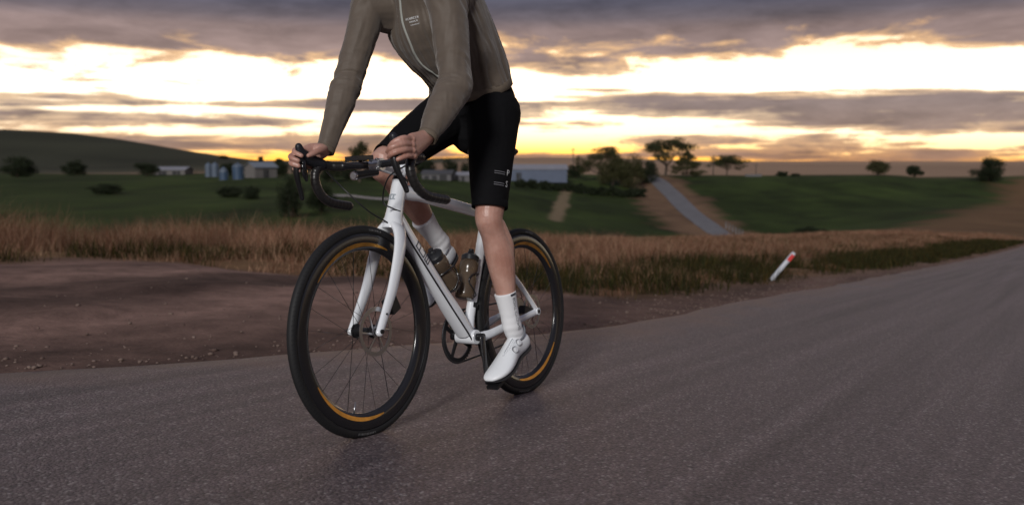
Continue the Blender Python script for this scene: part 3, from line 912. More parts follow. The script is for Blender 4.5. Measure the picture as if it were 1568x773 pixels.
# ------------------------------------------------------------------ posts and poles
WOOD = mat('pole_timber', (0.10, 0.075, 0.06), 0.9, var=.25, vscale=4)
for px, dp, top, lb in ((1091, 246, 237, 'timber power pole left of the lone gum tree'), (1156, 268, 250, 'timber power pole right of the lone gum tree'), (877, 240, 226, 'thin pole behind the end of the long shed')):
    X = along(px, dp); Z0 = gz(X, dp); H = CAMZ - (top - 248) * dp / 1424 - Z0
    root = bpy.data.objects.new('power_pole', None); COL.objects.link(root); root.location = (X, dp, Z0 - .3)
    root['label'] = lb; root['category'] = 'pole'; root['group'] = 'power poles by the farm'
    MB().loft([(0, 0, 0), (0, 0, H + .3)], [.16, .11], seg=10).build('shaft', WOOD, root)
    MB().box((0, 0, H - .3), (.7, .05, .06)).build('cross_arm', WOOD, root, smooth=False)
    for x in (-.6, 0.6): MB().lathe([(0, 0), (.05, .0), (.06, .08), (.03, .14), (0, .15)], (x, 0, H - .24), seg=10).build('insulator', PALEW, root)
PLA = mat('white_plastic', (0.50, 0.52, 0.57), 0.5, var=0.15, vscale=6)
GREYPOST = mat('weathered_post', (0.15, 0.145, 0.15), 0.7)
RED = mat('red_reflector', (0.62, 0.06, 0.06), 0.3)
for i, (px, dp) in enumerate([(1103, 151), (1108, 149.6), (1113, 148.2), (1118, 146.8), (1123, 145.4), (1128, 144)]):
    X = along(px, dp) + 1.0; Z0 = gz(X, dp)
    root = bpy.data.objects.new('marker_post', None); COL.objects.link(root); root.location = (X, dp, Z0 - .1)
    root['label'] = wd_[i] + ' white marker post from the left at the foot of the farm road'; root['category'] = 'post'; root['group'] = 'marker posts at the foot of the farm road'
    MB().box((0, 0, .62), (.09, .06, .62)).build('shaft', GREYPOST, root, smooth=False)
    MB().box((0, -.005, 1.05), (.092, .062, .08)).build('reflector_band', DKOPEN, root, smooth=False)
# the leaning guide post by the road
dp = 13.3; X = along(1179, dp); Z0 = gz(X, dp)
gp = bpy.data.objects.new('guide_post', None); COL.objects.link(gp); gp.location = (X, dp, Z0 - .05); gp.rotation_euler = (0, R(40), R(4))
gp['label'] = 'white guide post with red reflector leaning over beside the road'; gp['category'] = 'post'
b_ = MB()
SW = 0.62
sec = [(-.052, .012), (-.045, -.010), (-.02, -.020), (.02, -.020), (.045, -.010), (.052, .012), (.044, .016), (.02, -.008), (-.02, -.008), (-.044, .016)]
zs = [0, .15, .36, .55, .585]
vs = [(x * SW * (1 if z < .56 else .8), y, z) for z in zs for x, y in sec]; n_ = len(sec)
b_.add(vs, [(i * n_ + j, i * n_ + (j + 1) % n_, (i + 1) * n_ + (j + 1) % n_, (i + 1) * n_ + j) for i in range(len(zs) - 1) for j in range(n_)] + [tuple(range(n_)), tuple((len(zs) - 1) * n_ + j for j in range(n_))])
b_.build('shaft', PLA, gp, smooth=False)
MB().box((0, -.021, .495), (.026, .003, .055)).build('reflector', RED, gp, smooth=False)
# concrete trough in the right paddock
dp = 232; X = along(1152, dp)
tr = MB().box((0, 0, .25), (2.0, .5, .32)).build('trough_wall', PALEW, smooth=False)
root = bpy.data.objects.new('water_trough', None); COL.objects.link(root); root.location = (X, dp, gz(X, dp)); tr.parent = root
MB().box((0, 0, .59), (1.85, .38, .012)).build('trough_water', mat('trough_water', (0.05, 0.06, 0.07), 0.05), root, smooth=False)
root['label'] = 'low pale concrete trough on the crest of the right paddock'; root['category'] = 'trough'
# ================================================================== THE BICYCLE
WHITE = mat('white_paint', (0.77, 0.80, 0.84), 0.24, spec=0.5, coat=1.0)
CARBON = mat('black_carbon', (0.012, 0.012, 0.014), 0.22, coat=0.4)
RUBBER = mat('tyre_rubber', (0.014, 0.014, 0.015), 0.62, spec=0.35, bump=0.0004, bscale=240)
HOOD = mat('hood_rubber', (0.012, 0.013, 0.018), 0.45, bump=0.0004, bscale=300)
TAPE = mat('bar_tape', (0.016, 0.015, 0.015), 0.32, spec=0.6, bump=0.0005, bscale=260)
STEEL = mat('steel', (0.45, 0.45, 0.46), 0.28, metal=1.0)
BLACKM = mat('black_metal', (0.02, 0.02, 0.022), 0.35, metal=0.4)
GOLD = mat('gold_arc', (0.60, 0.30, 0.06), 0.30, metal=0.8, var=0.35, vscale=30)
INK = mat('dark_ink', (0.05, 0.055, 0.07), 0.5)
GREYINK = mat('grey_ink', (0.30, 0.34, 0.38), 0.5)
PALEINK = mat('pale_print', (0.62, 0.63, 0.64), 0.6)
TYREINK = mat('tyre_print', (0.22, 0.22, 0.22), 0.6)
LENS = mat('lamp_lens', (0.75, 0.77, 0.80), 0.12, metal=0.85)
SKINNY = 10

bike = bpy.data.objects.new('bicycle', None); COL.objects.link(bike)
bike.matrix_world = BIKE
bike.empty_display_size = 0.2
bike['label'] = 'white road bicycle with black deep rims ridden along the road'
bike['category'] = 'bicycle'


def seg(a, b, n=6): return np.linspace(a, b, n)


def P3(*pts): return [np.array(p, float) for p in pts]


# --- frame tubes
bb = np.array([0, 0, 0.273]); st_top = np.array([-0.150, 0, 0.752]); ht_t = np.array([0.385, 0, 0.838]); ht_b = np.array([0.431, 0, 0.69])
axis_st = (ht_t - ht_b) / np.linalg.norm(ht_t - ht_b)
head_tube = MB().loft(seg(ht_b, ht_t, 7), [(0.033, 0.036), (0.029, 0.033), (0.027, 0.031), (0.026, 0.030), (0.0255, 0.029), (0.0255, 0.029), (0.026, 0.029)], seg=24).build('head_tube', WHITE, bike, auto=50)
top_tube = MB().loft(spline([(0.395, 0, 0.808), (0.30, 0, 0.797), (0.1, 0, 0.772), (-0.06, 0, 0.750), (-0.145, 0, 0.737)], 12),
                     [(0.021, 0.026)] * 3 + [(0.020, 0.021)] * 6 + [(0.018, 0.018)] * 3, seg=20, power=2.6).build('top_tube', WHITE, bike, auto=50)
down_tube = MB().loft(spline([(0.428, 0, 0.722), (0.36, 0, 0.648), (0.2, 0, 0.482), (0.02, 0, 0.293)], 12),
                      [(0.026, 0.032)] * 3 + [(0.027, 0.029)] * 6 + [(0.033, 0.029)] * 3, seg=20, power=2.7).build('down_tube', WHITE, bike, auto=50)
seat_tube = MB().loft(seg(bb + (0.004, 0, 0.01), st_top, 8), [(0.026, 0.022)] + [(0.018, 0.021)] * 7, seg=20).build('seat_tube', WHITE, bike, auto=50)
MB().loft([(0, -0.043, 0.273), (0, -0.041, 0.273), (0, 0.041, 0.273), (0, 0.043, 0.273)], [0.026, 0.0275, 0.0275, 0.026], ref=(1, 0, 0), seg=24).build('bottom_bracket_shell', WHITE, bike, auto=40)
for s in (-1, 1):
    MB().loft(spline([(-0.012, s * 0.030, 0.268), (-0.09, s * 0.042, 0.277), (-0.25, s * 0.058, 0.311), (-0.405, s * 0.069, 0.343)], 14),
              [(0.010, 0.019)] * 4 + [(0.010, 0.017)] * 6 + [(0.008, 0.014)] * 4, seg=16).build('chain_stay', WHITE, bike, auto=50)
    MB().loft(spline([(-0.105, s * 0.012, 0.625), (-0.16, s * 0.030, 0.585), (-0.29, s * 0.058, 0.46), (-0.402, s * 0.069, 0.350)], 14),
              [(0.009, 0.012)] * 10 + [(0.008, 0.011)] * 4, seg=14).build('seat_stay', WHITE, bike, auto=50)
    d = MB().loft([(-0.404, s * 0.066, 0.343), (-0.404, s * 0.079, 0.343)], [0.0155, 0.0145], ref=(1, 0, 0), seg=20).build('dropout', WHITE, bike, auto=40)
    MB().loft([(-0.404, s * 0.072, 0.343), (-0.404, s * 0.0805, 0.343)], [0.0085], ref=(1, 0, 0), seg=16).build('axle_end', BLACKM, d, auto=40)
# --- headset, seatpost and saddle
MB().loft(seg(ht_t + axis_st * 0.000, ht_t + axis_st * 0.010, 2), [0.0275], seg=24).build('headset_cap', BLACKM, bike, auto=40)
sd = (st_top - bb) / np.linalg.norm(st_top - bb)
MB().loft(seg(st_top - sd * .01, st_top + sd * 0.205, 5), [(0.0115, 0.0150)], seg=18).build('seat_post', CARBON, bike)
MB().loft(seg(st_top - sd * .012, st_top + sd * 0.006, 2), [(0.021, 0.024)], seg=20).build('seat_clamp', BLACKM, bike, auto=40)
sad = MB()
for row in [0]:
    xs = np.linspace(-0.318, -0.055, 16)
    wv = np.interp(xs, [-0.318, -0.30, -0.27, -0.22, -0.16, -0.10, -0.055], [0.045, 0.064, 0.070, 0.058, 0.034, 0.022, 0.014])
    zc = np.interp(xs, [-0.318, -0.27, -0.2, -0.12, -0.055], [0.992, 0.994, 0.984, 0.982, 0.976])
    sad.loft([(x, 0, z) for x, z in zip(xs, zc)], [(w, 0.020 if w > .03 else 0.017) for w in wv], seg=20, rnd=True)
saddle = sad.build('saddle', mat('saddle_leather', (0.014, 0.013, 0.015), 0.5, bump=0.0003, bscale=200), bike)
for s in (-1, 1):
    MB().loft(spline([(-0.29, s * 0.030, 0.975), (-0.25, s * 0.024, 0.950), (-0.16, s * 0.022, 0.948), (-0.09, s * 0.012, 0.968)], 10), [0.0035], seg=8).build('saddle_rail', STEEL, saddle)
MB().box((-0.205, 0, 0.949), (0.020, 0.028, 0.012)).build('saddle_clamp', BLACKM, saddle, smooth=False)

# --- fork
fork = MB()
fork.loft([(0.425, 0, 0.705), (0.431, 0, 0.688), (0.436, 0, 0.672)], [(0.033, 0.035), (0.037, 0.037), (0.036, 0.036)], seg=24, rnd=False)
for s in (-1, 1):
    pth = spline([(0.434, s * 0.016, 0.690), (0.441, s * 0.038, 0.662), (0.462, s * 0.052, 0.600), (0.505, s * 0.056, 0.485), (0.548, s * 0.058, 0.405), (0.586, s * 0.060, 0.338)], 18)
    fr = np.interp(np.arange(18), [0, 3, 8, 14, 17], [0.030, 0.031, 0.025, 0.0175, 0.0145])
    la = np.interp(np.arange(18), [0, 3, 8, 14, 17], [0.016, 0.015, 0.0125, 0.011, 0.011])
    fork.loft(pth, list(zip(la, fr)), seg=18, rnd=True)
fork = fork.build('fork', WHITE, bike, auto=60)
for s in (-1, 1):
    MB().loft([(0.585, s * 0.066, 0.343), (0.585, s * 0.0745, 0.343)], [0.0075], ref=(1, 0, 0), seg=14).build('axle_end', BLACKM, fork, auto=40)
MB().loft([(0.560, 0.0735, 0.398), (0.560, 0.0705, 0.398)], [0.0035], ref=(1, 0, 0), seg=8).build('bolt', BLACKM, fork)


# --- wheels
def wheel(name, cx, rotor_r, arcs):
    c = (cx, 0, 0.343)
    rim = MB().lathe([(0.318, -0.0125), (0.318, 0.0125), (0.311, 0.0140), (0.290, 0.0148), (0.272, 0.0115), (0.2640, 0.0045), (0.2625, 0), (0.2640, -0.0045),
                      (0.272, -0.0115), (0.290, -0.0148), (0.311, -0.0140)], c, (0, 1, 0), 96, close=True).build(name, CARBON, bike)
    prof = []
    for a in np.linspace(-2.35, 2.35, 15):
        prof.append((0.3275 + 0.0158 * math.cos(a), 0.0155 * math.sin(a)))
    tyre = MB().lathe(prof, c, (0, 1, 0), 112, close=True).build('tyre', RUBBER, rim)
    # tread: shallow sipes round the shoulder of the tyre
    sip = MB()
    for k in range(150):
        a = 2 * math.pi * k / 150
        for s in (-1, 1):
            for q in (0.60, 0.95):
                rr, yy = 0.3275 + 0.0161 * math.cos(q), s * 0.0158 * math.sin(q)
                rr2, yy2 = 0.3275 + 0.0161 * math.cos(q + .28), s * 0.0158 * math.sin(q + .28)
                b_ = a + (q - .6) * .02
                pts = [(rr, yy, b_ - .003), (rr, yy, b_ + .003), (rr2, yy2, b_ + .012), (rr2, yy2, b_ + .006)]
                sip.add([(c[0] + r_ * math.cos(t_), y_, c[2] + r_ * math.sin(t_)) for r_, y_, t_ in pts], [(0, 1, 2, 3)])
    sip.build('tread_pattern', mat('tread_cut_' + name, (0.006, 0.006, 0.007), 0.9), rim, smooth=False, kind='stuff')
    hub = MB().lathe([(0.0, -0.058), (0.010, -0.058), (0.010, -0.045), (0.024, -0.040), (0.024, -0.034), (0.013, -0.026), (0.012, 0.024), (0.022, 0.031), (0.022, 0.036),
                      (0.014, 0.040), (0.010, 0.058), (0.0, 0.058)], c, (0, 1, 0), 24).build('hub', BLACKM, rim, auto=40)
    sp = MB().loft([(0, 0, 0), (0, 0, 1)], [(0.0011, 0.0006)], ref=(1, 0, 0), seg=6).mesh('spoke')
    for k in range(24):
        s = -1 if k % 2 else 1
        a = 2 * math.pi * (k + 0.35) / 24
        off = 1.15 if (k // 2) % 2 else -1.15
        p0 = Vector((c[0] + 0.021 * math.cos(a + off), s * 0.033, c[2] + 0.021 * math.sin(a + off)))
        p1 = Vector((c[0] + 0.265 * math.cos(a), s * 0.002, c[2] + 0.265 * math.sin(a)))
        d = p1 - p0
        o = obj('spoke', sp, BLACKM, rim)
        o.location = p0; o.rotation_mode = 'QUATERNION'; o.rotation_quaternion = d.to_track_quat('Z', 'Y'); o.scale = (1, 1, d.length)
    rot = MB()
    rot.lathe([(rotor_r, 0.0440), (rotor_r, 0.0458), (rotor_r - 0.014, 0.0458), (rotor_r - 0.014, 0.0440)], c, (0, 1, 0), 48, close=True)
    for k in range(6):
        a = 2 * math.pi * k / 6
        rot.loft([(c[0] + 0.016 * math.cos(a - .5), 0.0449, c[2] + 0.016 * math.sin(a - .5)), (c[0] + (rotor_r - .012) * math.cos(a), 0.0449, c[2] + (rotor_r - .012) * math.sin(a))],
                 [(0.0009, 0.004)], seg=6)
    rot.lathe([(0.018, 0.0436), (0.018, 0.0480), (0.009, 0.0480), (0.009, 0.0436)], c, (0, 1, 0), 20, close=True)
    rot.build('disc_rotor', STEEL, rim, auto=30)
    # two long tapering gold arcs on each face of the rim, and a valve
    for s in (-1, 1):
        for a0, a1 in arcs:
            g = MB(); n = 40; vs = []
            for i in range(n + 1):
                a = a0 + (a1 - a0) * i / n
                tpr = math.sin(math.pi * i / n) ** 0.6
                for r_ in (0.2830 + 0.0050 * tpr, 0.281, 0.280 - 0.0055 * tpr):
                    yy = s * (np.interp(r_, [0.272, 0.290, 0.311], [0.0115, 0.0148, 0.0140]) + 0.0008)
                    vs.append((c[0] + r_ * math.cos(a), yy, c[2] + r_ * math.sin(a)))
            g.add(vs, [(3 * i + j, 3 * i + j + 1, 3 * i + j + 4, 3 * i + j + 3) for i in range(n) for j in (0, 1)])
            g.build('rim_arc', GOLD, rim)
    va = R(284)
    MB().loft([(c[0] + r_ * math.cos(va), 0, c[2] + r_ * math.sin(va)) for r_ in (0.268, 0.245, 0.243, 0.228)], [0.0032, 0.0032, 0.0022, 0.0022], seg=8).build('valve', STEEL, rim)
    # raised print on the tyre wall
    for a_mid, n in ((R(98), 8), (R(274), 11)):
        tx = MB()
        for k in range(n):
            for s in (1,):
                a = a_mid + (k - n / 2) * 0.024
                q0, q1 = 1.28, 1.68
                shape = [(0, q0, q1), (0.007, q0, q1)] if k % 3 else [(0, q0, q1), (0.011, q1 - .12, q1)]
                for da, qa, qb in shape:
                    pts = [(qa, a + da), (qa, a + da + .0045), (qb, a + da + .0045), (qb, a + da)]
                    tx.add([(c[0] + (0.3275 + .0162 * math.cos(q)) * math.cos(t_), s * .0159 * math.sin(q), c[2] + (0.3275 + .0162 * math.cos(q)) * math.sin(t_)) for q, t_ in pts], [(0, 1, 2, 3)])
        tx.build('tyre_lettering', TYREINK, rim, smooth=False)
    return rim


front_wheel = wheel('wheel', 0.585, 0.080, ((R(36), R(112)), (R(256), R(328))))
rear_wheel = wheel('wheel', -0.404, 0.070, ((R(72), R(142)), (R(212), R(282))))
# disc calipers on the left
MB().box((0.508, 0.048, 0.425), (0.026, 0.017, 0.020), Matrix.Rotation(R(-60), 3, 'Y')).build('brake_caliper', BLACKM, bike, smooth=False)
MB().box((-0.345, 0.050, 0.350), (0.028, 0.015, 0.015), Matrix.Rotation(R(-15), 3, 'Y')).build('brake_caliper', BLACKM, bike, smooth=False)

# --- stem and handlebar
stem_p = P3((0.372, 0, 0.872), (0.42, 0, 0.876), (0.478, 0, 0.884), (0.498, 0, 0.888))
stem = MB().loft(stem_p, [(0.017, 0.018), (0.016, 0.017), (0.016, 0.017), (0.022, 0.020)], seg=18).loft(seg((0.386, 0, 0.842), (0.365, 0, 0.905), 4), [0.0175, 0.018, 0.018, 0.0165], seg=18)
stem = stem.build('stem', WHITE, bike, auto=50)
MB().loft([(0.503, -0.022, 0.889), (0.503, 0.022, 0.889)], [0.0205], ref=(1, 0, 0), seg=20).build('stem_clamp', mat('silver_alloy', (0.62, 0.63, 0.65), 0.3, metal=0.9), stem, auto=40)
for yy in (-0.014, 0.014):
    for zz in (-0.014, 0.016):
        MB().loft([(0.516, yy, 0.889 + zz), (0.526, yy, 0.889 + zz)], [0.0042], seg=8).build('bolt', STEEL, stem)
MB().loft(seg((0.389, 0, 0.846), (0.3865, 0, 0.853), 2), [0.022], seg=20).build('headset_spacer', BLACKM, stem, auto=40)
BAR = [(0.503, 0, 0.889), (0.503, 0.03, 0.890), (0.504, 0.10, 0.893), (0.506, 0.165, 0.895), (0.516, 0.190, 0.897), (0.545, 0.197, 0.898), (0.573, 0.200, 0.888),
       (0.586, 0.202, 0.860), (0.577, 0.204, 0.825), (0.548, 0.206, 0.792), (0.505, 0.208, 0.774), (0.455, 0.210, 0.768), (0.412, 0.211, 0.765)]
barl = spline(BAR, 64); barr = barl.copy(); barr[:, 1] *= -1
full = np.vstack([barr[::-1], barl[1:]])
bar = MB().loft(full, [0.0125], ref=(0, 0, 1), seg=14).build('handlebar', CARBON, bike)
for s, pth in ((1, barl), (-1, barr)):
    sub = spline(pth[14:], 260)
    rad = [0.0152 + 0.0011 * ((i * 24 / 260) % 1.0) for i in range(260)]
    MB().loft(sub, rad, ref=(0, 0, 1), seg=14, rnd=True).build('bar_tape', TAPE, bar)
    MB().loft([(0.414, s * 0.211, 0.765), (0.404, s * 0.211, 0.7645)], [0.0135, 0.0120], seg=14, rnd=True).build('bar_end_plug', BLACKM, bar)
    hd = MB().loft(spline([(0.555, s * 0.198, 0.899), (0.59, s * 0.199, 0.908), (0.622, s * 0.200, 0.916), (0.648, s * 0.200, 0.930), (0.662, s * 0.199, 0.952)], 16),
                   list(zip(np.interp(np.arange(16), [0, 5, 10, 15], [0.018, 0.0165, 0.0165, 0.012]), np.interp(np.arange(16), [0, 5, 10, 15], [0.020, 0.020, 0.022, 0.0125]))), seg=18, rnd=True)
    hd = hd.build('brake_hood', HOOD, bike)
    MB().loft(spline([(0.646, s * 0.200, 0.912), (0.668, s * 0.203, 0.893), (0.667, s * 0.207, 0.862), (0.651, s * 0.213, 0.828), (0.634, s * 0.219, 0.795), (0.630, s * 0.221, 0.783)], 20),
              list(zip(np.interp(np.arange(20), [0, 6, 19], [0.012, 0.0115, 0.0090]), np.interp(np.arange(20), [0, 6, 19], [0.011, 0.008, 0.006]))), seg=14, rnd=True).build('brake_lever', BLACKM, hd)
    MB().loft(spline([(0.645, s * 0.194, 0.905), (0.645, s * 0.193, 0.875), (0.632, s * 0.196, 0.842)], 8), [(0.006, 0.010), (0.006, 0.009), (0.006, 0.011), (0.006, 0.012), (0.006, 0.013), (0.006, 0.012), (0.005, 0.010), (0.004, 0.006)],
              seg=10, rnd=True).build('shift_paddle', CARBON, hd)
# --- out-front mount with a small lamp below and a computer on top
lamp = MB().loft([(0.520, 0.012, 0.862), (0.575, 0.004, 0.853), (0.607, 0.0, 0.847), (0.622, 0.0, 0.845)], [0.011, 0.0125, 0.0140, 0.0145], seg=18).build('front_lamp', BLACKM, bike, auto=40)
MB().loft([(0.622, 0.0, 0.845), (0.6255, 0.0, 0.8445)], [0.0125, 0.0105], seg=18).build('lens', LENS, lamp, auto=40)
MB().loft([(0.618, 0.0, 0.8455), (0.6235, 0.0, 0.8448)], [0.0152, 0.0150], seg=18).build('bezel', mat('silver_bezel', (0.6, 0.6, 0.62), 0.2, metal=1.0), lamp, auto=40)
mt = MB().loft(spline([(0.510, -0.026, 0.893), (0.540, -0.026, 0.893), (0.570, -0.012, 0.894), (0.588, 0.0, 0.895)], 10), [(0.006, 0.004)], seg=10).build('computer_mount', BLACKM, bike)
MB().box((0.592, 0, 0.904), (0.040, 0.026, 0.0075), Matrix.Rotation(R(6), 3, 'Y')).build('bike_computer', mat('computer_case', (0.02, 0.02, 0.022), 0.3), mt, smooth=False)

# --- hoses
for s, pts in ((1, [(0.56, 0.175, 0.875), (0.57, 0.10, 0.835), (0.52, 0.035, 0.765), (0.455, 0.020, 0.745), (0.420, 0.026, 0.735)]),
               (-1, [(0.56, -0.175, 0.875), (0.585, -0.09, 0.820), (0.54, -0.02, 0.740), (0.475, 0.004, 0.702), (0.455, 0.010, 0.690)])):
    MB().loft(spline(pts, 40), [0.0026], seg=8).build('brake_hose', BLACKM, bike)
MB().loft(spline([(0.445, 0.028, 0.700), (0.41, 0.033, 0.672), (0.36, 0.030, 0.618), (0.2, 0.0300, 0.452), (0.06, 0.0345, 0.305), (0.0, 0.036, 0.246), (-0.05, 0.043, 0.262)], 50), [0.0028], seg=8).build('brake_hose', BLACKM, bike)  # dark line along the tube's lower edge, built as a hose

# --- drivetrain
c0 = (0, 0, 0.273)
ring = MB().lathe([(0.098, -0.0470), (0.098, -0.0430), (0.082, -0.0425), (0.082, -0.0475)], c0, (0, 1, 0), 72, close=True)
for k in range(48):
    a = 2 * math.pi * k / 48
    ring.box((0.1005 * math.cos(a), -0.045, 0.273 + 0.1005 * math.sin(a)), (0.0035, 0.0013, 0.0022), Matrix.Rotation(-a, 3, 'Y'))
for k in range(4):
    a = 2 * math.pi * k / 4 + 0.5
    ring.loft([(0, -0.047, 0.273), (0.086 * math.cos(a), -0.047, 0.273 + 0.086 * math.sin(a))], [(0.004, 0.013), (0.004, 0.009)], seg=8)
ring.build('chainring', BLACKM, bike, auto=30)
axl = MB().loft([(0, -0.072, 0.273), (0, 0.072, 0.273)], [0.0145], ref=(1, 0, 0), seg=18).build('crank_axle', BLACKM, bike, auto=40)
CR = 0.1725
for s, sg, ang in ((1, -1, R(-94)), (-1, 1, R(86))):
    e = np.array([CR * math.cos(ang), 0, CR * math.sin(ang)])
    MB().loft([np.array([0, s * 0.066, 0.273]), np.array([0, s * 0.070, 0.273]) + e * .5, np.array([0, s * 0.076, 0.273]) + e], [(0.009, 0.017), (0.007, 0.013), (0.007, 0.0125)], seg=14, rnd=True).build('crank_arm', CARBON, bike)
    pc = np.array([0, s * 0.116, 0.273]) + e
    tilt = R(24) if s > 0 else R(50)
    pd = MB().loft([pc - (0, s * 0.034, 0), pc + (0, s * 0.022, 0)], [0.0085], ref=(1, 0, 0), seg=12).box(pc, (0.034, 0.024, 0.0065), Matrix.Rotation(tilt, 3, 'Y'))
    pd.build('pedal', BLACKM, bike, auto=30)
cas = MB()
for k in range(10):
    r_ = 0.055 - 0.0032 * k; y_ = -0.020 - 0.0036 * k
    cas.lathe([(r_, y_), (r_, y_ - 0.0016), (0.018, y_ - 0.0016), (0.018, y_)], (-0.404, 0, 0.343), (0, 1, 0), 44, close=True)
cas.build('cassette', STEEL, bike, auto=30)
top = [(0.100 * math.cos(a), -0.045, 0.273 + 0.100 * math.sin(a)) for a in np.linspace(R(100), R(-96), 18)]
low = [(-0.15, -0.043, 0.188), (-0.33, -0.040, 0.214), (-0.412, -0.038, 0.208), (-0.432, -0.038, 0.226), (-0.405, -0.038, 0.250), (-0.372, -0.037, 0.272), (-0.372, -0.037, 0.292)]
back = [(-0.404 + 0.047 * math.cos(a), -0.037, 0.343 + 0.047 * math.sin(a)) for a in np.linspace(R(-60), R(-270), 12)]
loop = np.array(top + low + back + [top[0]])
MB().loft(spline(loop, 150), [(0.0035, 0.0042)], seg=6).build('chain', mat('chain_steel', (0.10, 0.10, 0.105), 0.4, metal=0.9), bike)
dr = MB().loft([(-0.398, -0.062, 0.318), (-0.392, -0.060, 0.290), (-0.385, -0.050, 0.278)], [0.012, 0.014, 0.012], seg=12, rnd=True)
dr.loft([(-0.375, -0.043, 0.275), (-0.408, -0.043, 0.215)], [(0.004, 0.011)], seg=10, rnd=True)
for p in ((-0.378, -0.038, 0.272), (-0.410, -0.038, 0.217)): dr.lathe([(0.0, -0.004), (0.017, -0.003), (0.017, 0.003), (0.0, 0.004)], p, (0, 1, 0), 20)
dr.build('rear_derailleur', BLACKM, bike, auto=40)

# --- bottle cages and bottles
BOT = mat('smoked_bottle', (0.11, 0.078, 0.052), 0.20, spec=0.5, var=0.15, vscale=14, trans=0.25)
CAP = mat('bottle_cap', (0.022, 0.023, 0.026), 0.35)
dt = np.array([0.686, 0, 0.729]); dn_ = np.array([-0.729, 0, 0.686]); sn_ = np.array([0.954, 0, 0.30])
for base, ax, nrm, lab in ((np.array([0.137, 0, 0.419]) + dn_ * 0.066, dt, dn_, 'smoke grey water bottle in the cage on the down tube'),
                           (np.array([-0.040, 0, 0.400]) + sn_ * 0.060, sd, sn_, 'smoke grey water bottle standing in the cage on the seat tube')):
    Mb = Matrix.Identity(4)
    q = Vector(ax).to_track_quat('Z', 'Y')
    Mb = BIKE @ (Matrix.Translation(Vector(base)) @ q.to_matrix().to_4x4())
    b_ = MB().lathe([(0, 0), (0.031, 0.0), (0.0355, 0.005), (0.0362, 0.02), (0.0362, 0.082), (0.0335, 0.090), (0.0335, 0.104), (0.0362, 0.112), (0.0362, 0.138), (0.032, 0.150), (0.0, 0.150)], seg=28)
    o = b_.build('water_bottle', BOT, None, label=lab, cat='bottle', group='water bottles on the bicycle', mw=Mb)
    cp = MB().lathe([(0.0, 0.149), (0.0335, 0.149), (0.0335, 0.166), (0.026, 0.172), (0.013, 0.174), (0.012, 0.184), (0.010, 0.186), (0.010, 0.193), (0.0, 0.193)], seg=28).build('bottle_cap', CAP, o, auto=40)
    cage = MB()
    e2 = np.cross(ax, nrm)
    for s in (-1, 1):
        pts = [base + ax * z_ + nrm * (-0.044 * math.cos(a)) + e2 * s * 0.0405 * math.sin(a) for z_, a in ((0.012, 0.1), (0.02, 0.9), (0.035, 1.7), (0.060, 2.3), (0.088, 2.05), (0.100, 1.3), (0.102, 0.5), (0.10, 0.1))]
        cage.loft(spline(pts, 30), [0.0027], seg=8)
    cage.loft([base - nrm * 0.042 + ax * 0.0, base - nrm * 0.042 + ax * 0.105], [(0.010, 0.0025)], seg=8)
    cage.build('bottle_cage', CARBON, bike)
# strap on the seat tube
p = bb + sd * 0.112
MB().loft(seg(p, p + sd * 0.020, 2), [(0.021, 0.024)], seg=20).build('seat_tube_strap', BLACKM, bike, auto=40)


# --- marks on the frame: strokes laid on the tube's left face
def strokes_on(tube_obj, org, eu, ev, rects, m, name, parent, out=(0, 1, 0), lift=0.0012):
    bvh = BVHTree.FromPolygons([v.co for v in tube_obj.data.vertices], [p_.vertices[:] for p_ in tube_obj.data.polygons])
    g = MB(); eu, ev, out = Vector(eu), Vector(ev), Vector(out)
    for u0, v0, u1, v1 in rects:
        nu, nv = max(1, int(abs(u1 - u0) / .004)), max(1, int(abs(v1 - v0) / .004))
        vs = []
        for i in range(nu + 1):
            for j in range(nv + 1):
                q = Vector(org) + eu * (u0 + (u1 - u0) * i / nu) + ev * (v0 + (v1 - v0) * j / nv)
                hit = bvh.ray_cast(q + out * 0.2, -out)
                vs.append((hit[0] + out * lift) if hit[0] else q)
        g.add(vs, [(i * (nv + 1) + j, i * (nv + 1) + j + 1, (i + 1) * (nv + 1) + j + 1, (i + 1) * (nv + 1) + j) for i in range(nu) for j in range(nv)])
    return g.build(name, m, parent, smooth=False)


w = 0.0042
marks = [(0, 0, w, .030), (.022, 0, .022 + w, .030), (0, 0, .022, w), (0, .030 - w, .022, .030),
         (.022, 0, .056, w), (.056, 0, .056 + w, .030), (.044, .030 - w, .056, .030),
         (.066, 0, .066 + w, .030), (.078, .0, .078 + w, .030), (.090, 0, .090 + w, .030), (.066, 0, .094, w)]
strokes_on(down_tube, (0.342, 0, 0.618), (-0.686, 0, -0.729), (-0.729, 0, 0.686), marks, INK, 'frame_lettering', down_tube)
hm = [(0, 0, .008, .020), (.0, 0, .003, .006), (.014, 0, .018, .020), (.014, 0, .034, .004), (.014, .016, .034, .020), (.024, .004, .030, .016)]
strokes_on(head_tube, (0.409, -0.020, 0.768), (0, 1, 0), (-0.29, 0, 0.957), hm, GREYINK, 'head_badge', head_tube, out=(0.957, 0.0, 0.29))
# ================================================================== THE RIDER
SKIN = mat('skin', (0.405, 0.205, 0.155), 0.40, spec=0.5, sss=0.10, var=0.10, vscale=11, col2=(0.475, 0.28, 0.225), bump=0.0006, bscale=130)
JACKET = mat('jacket_nylon', (0.110, 0.087, 0.068), 0.58, spec=0.30, sheen=0.25, var=0.08, vscale=30, bump=0.0005, bscale=420)
LYCRA = mat('black_lycra', (0.006, 0.006, 0.007), 0.85, spec=0.12, bump=0.0002, bscale=600)
SOCK = mat('white_knit', (0.74, 0.75, 0.77), 0.85, spec=0.2, bump=0.0006, bscale=420)
SHOE = mat('white_shoe', (0.76, 0.79, 0.82), 0.38, spec=0.5)
SOLE = mat('carbon_sole', (0.03, 0.03, 0.033), 0.35)


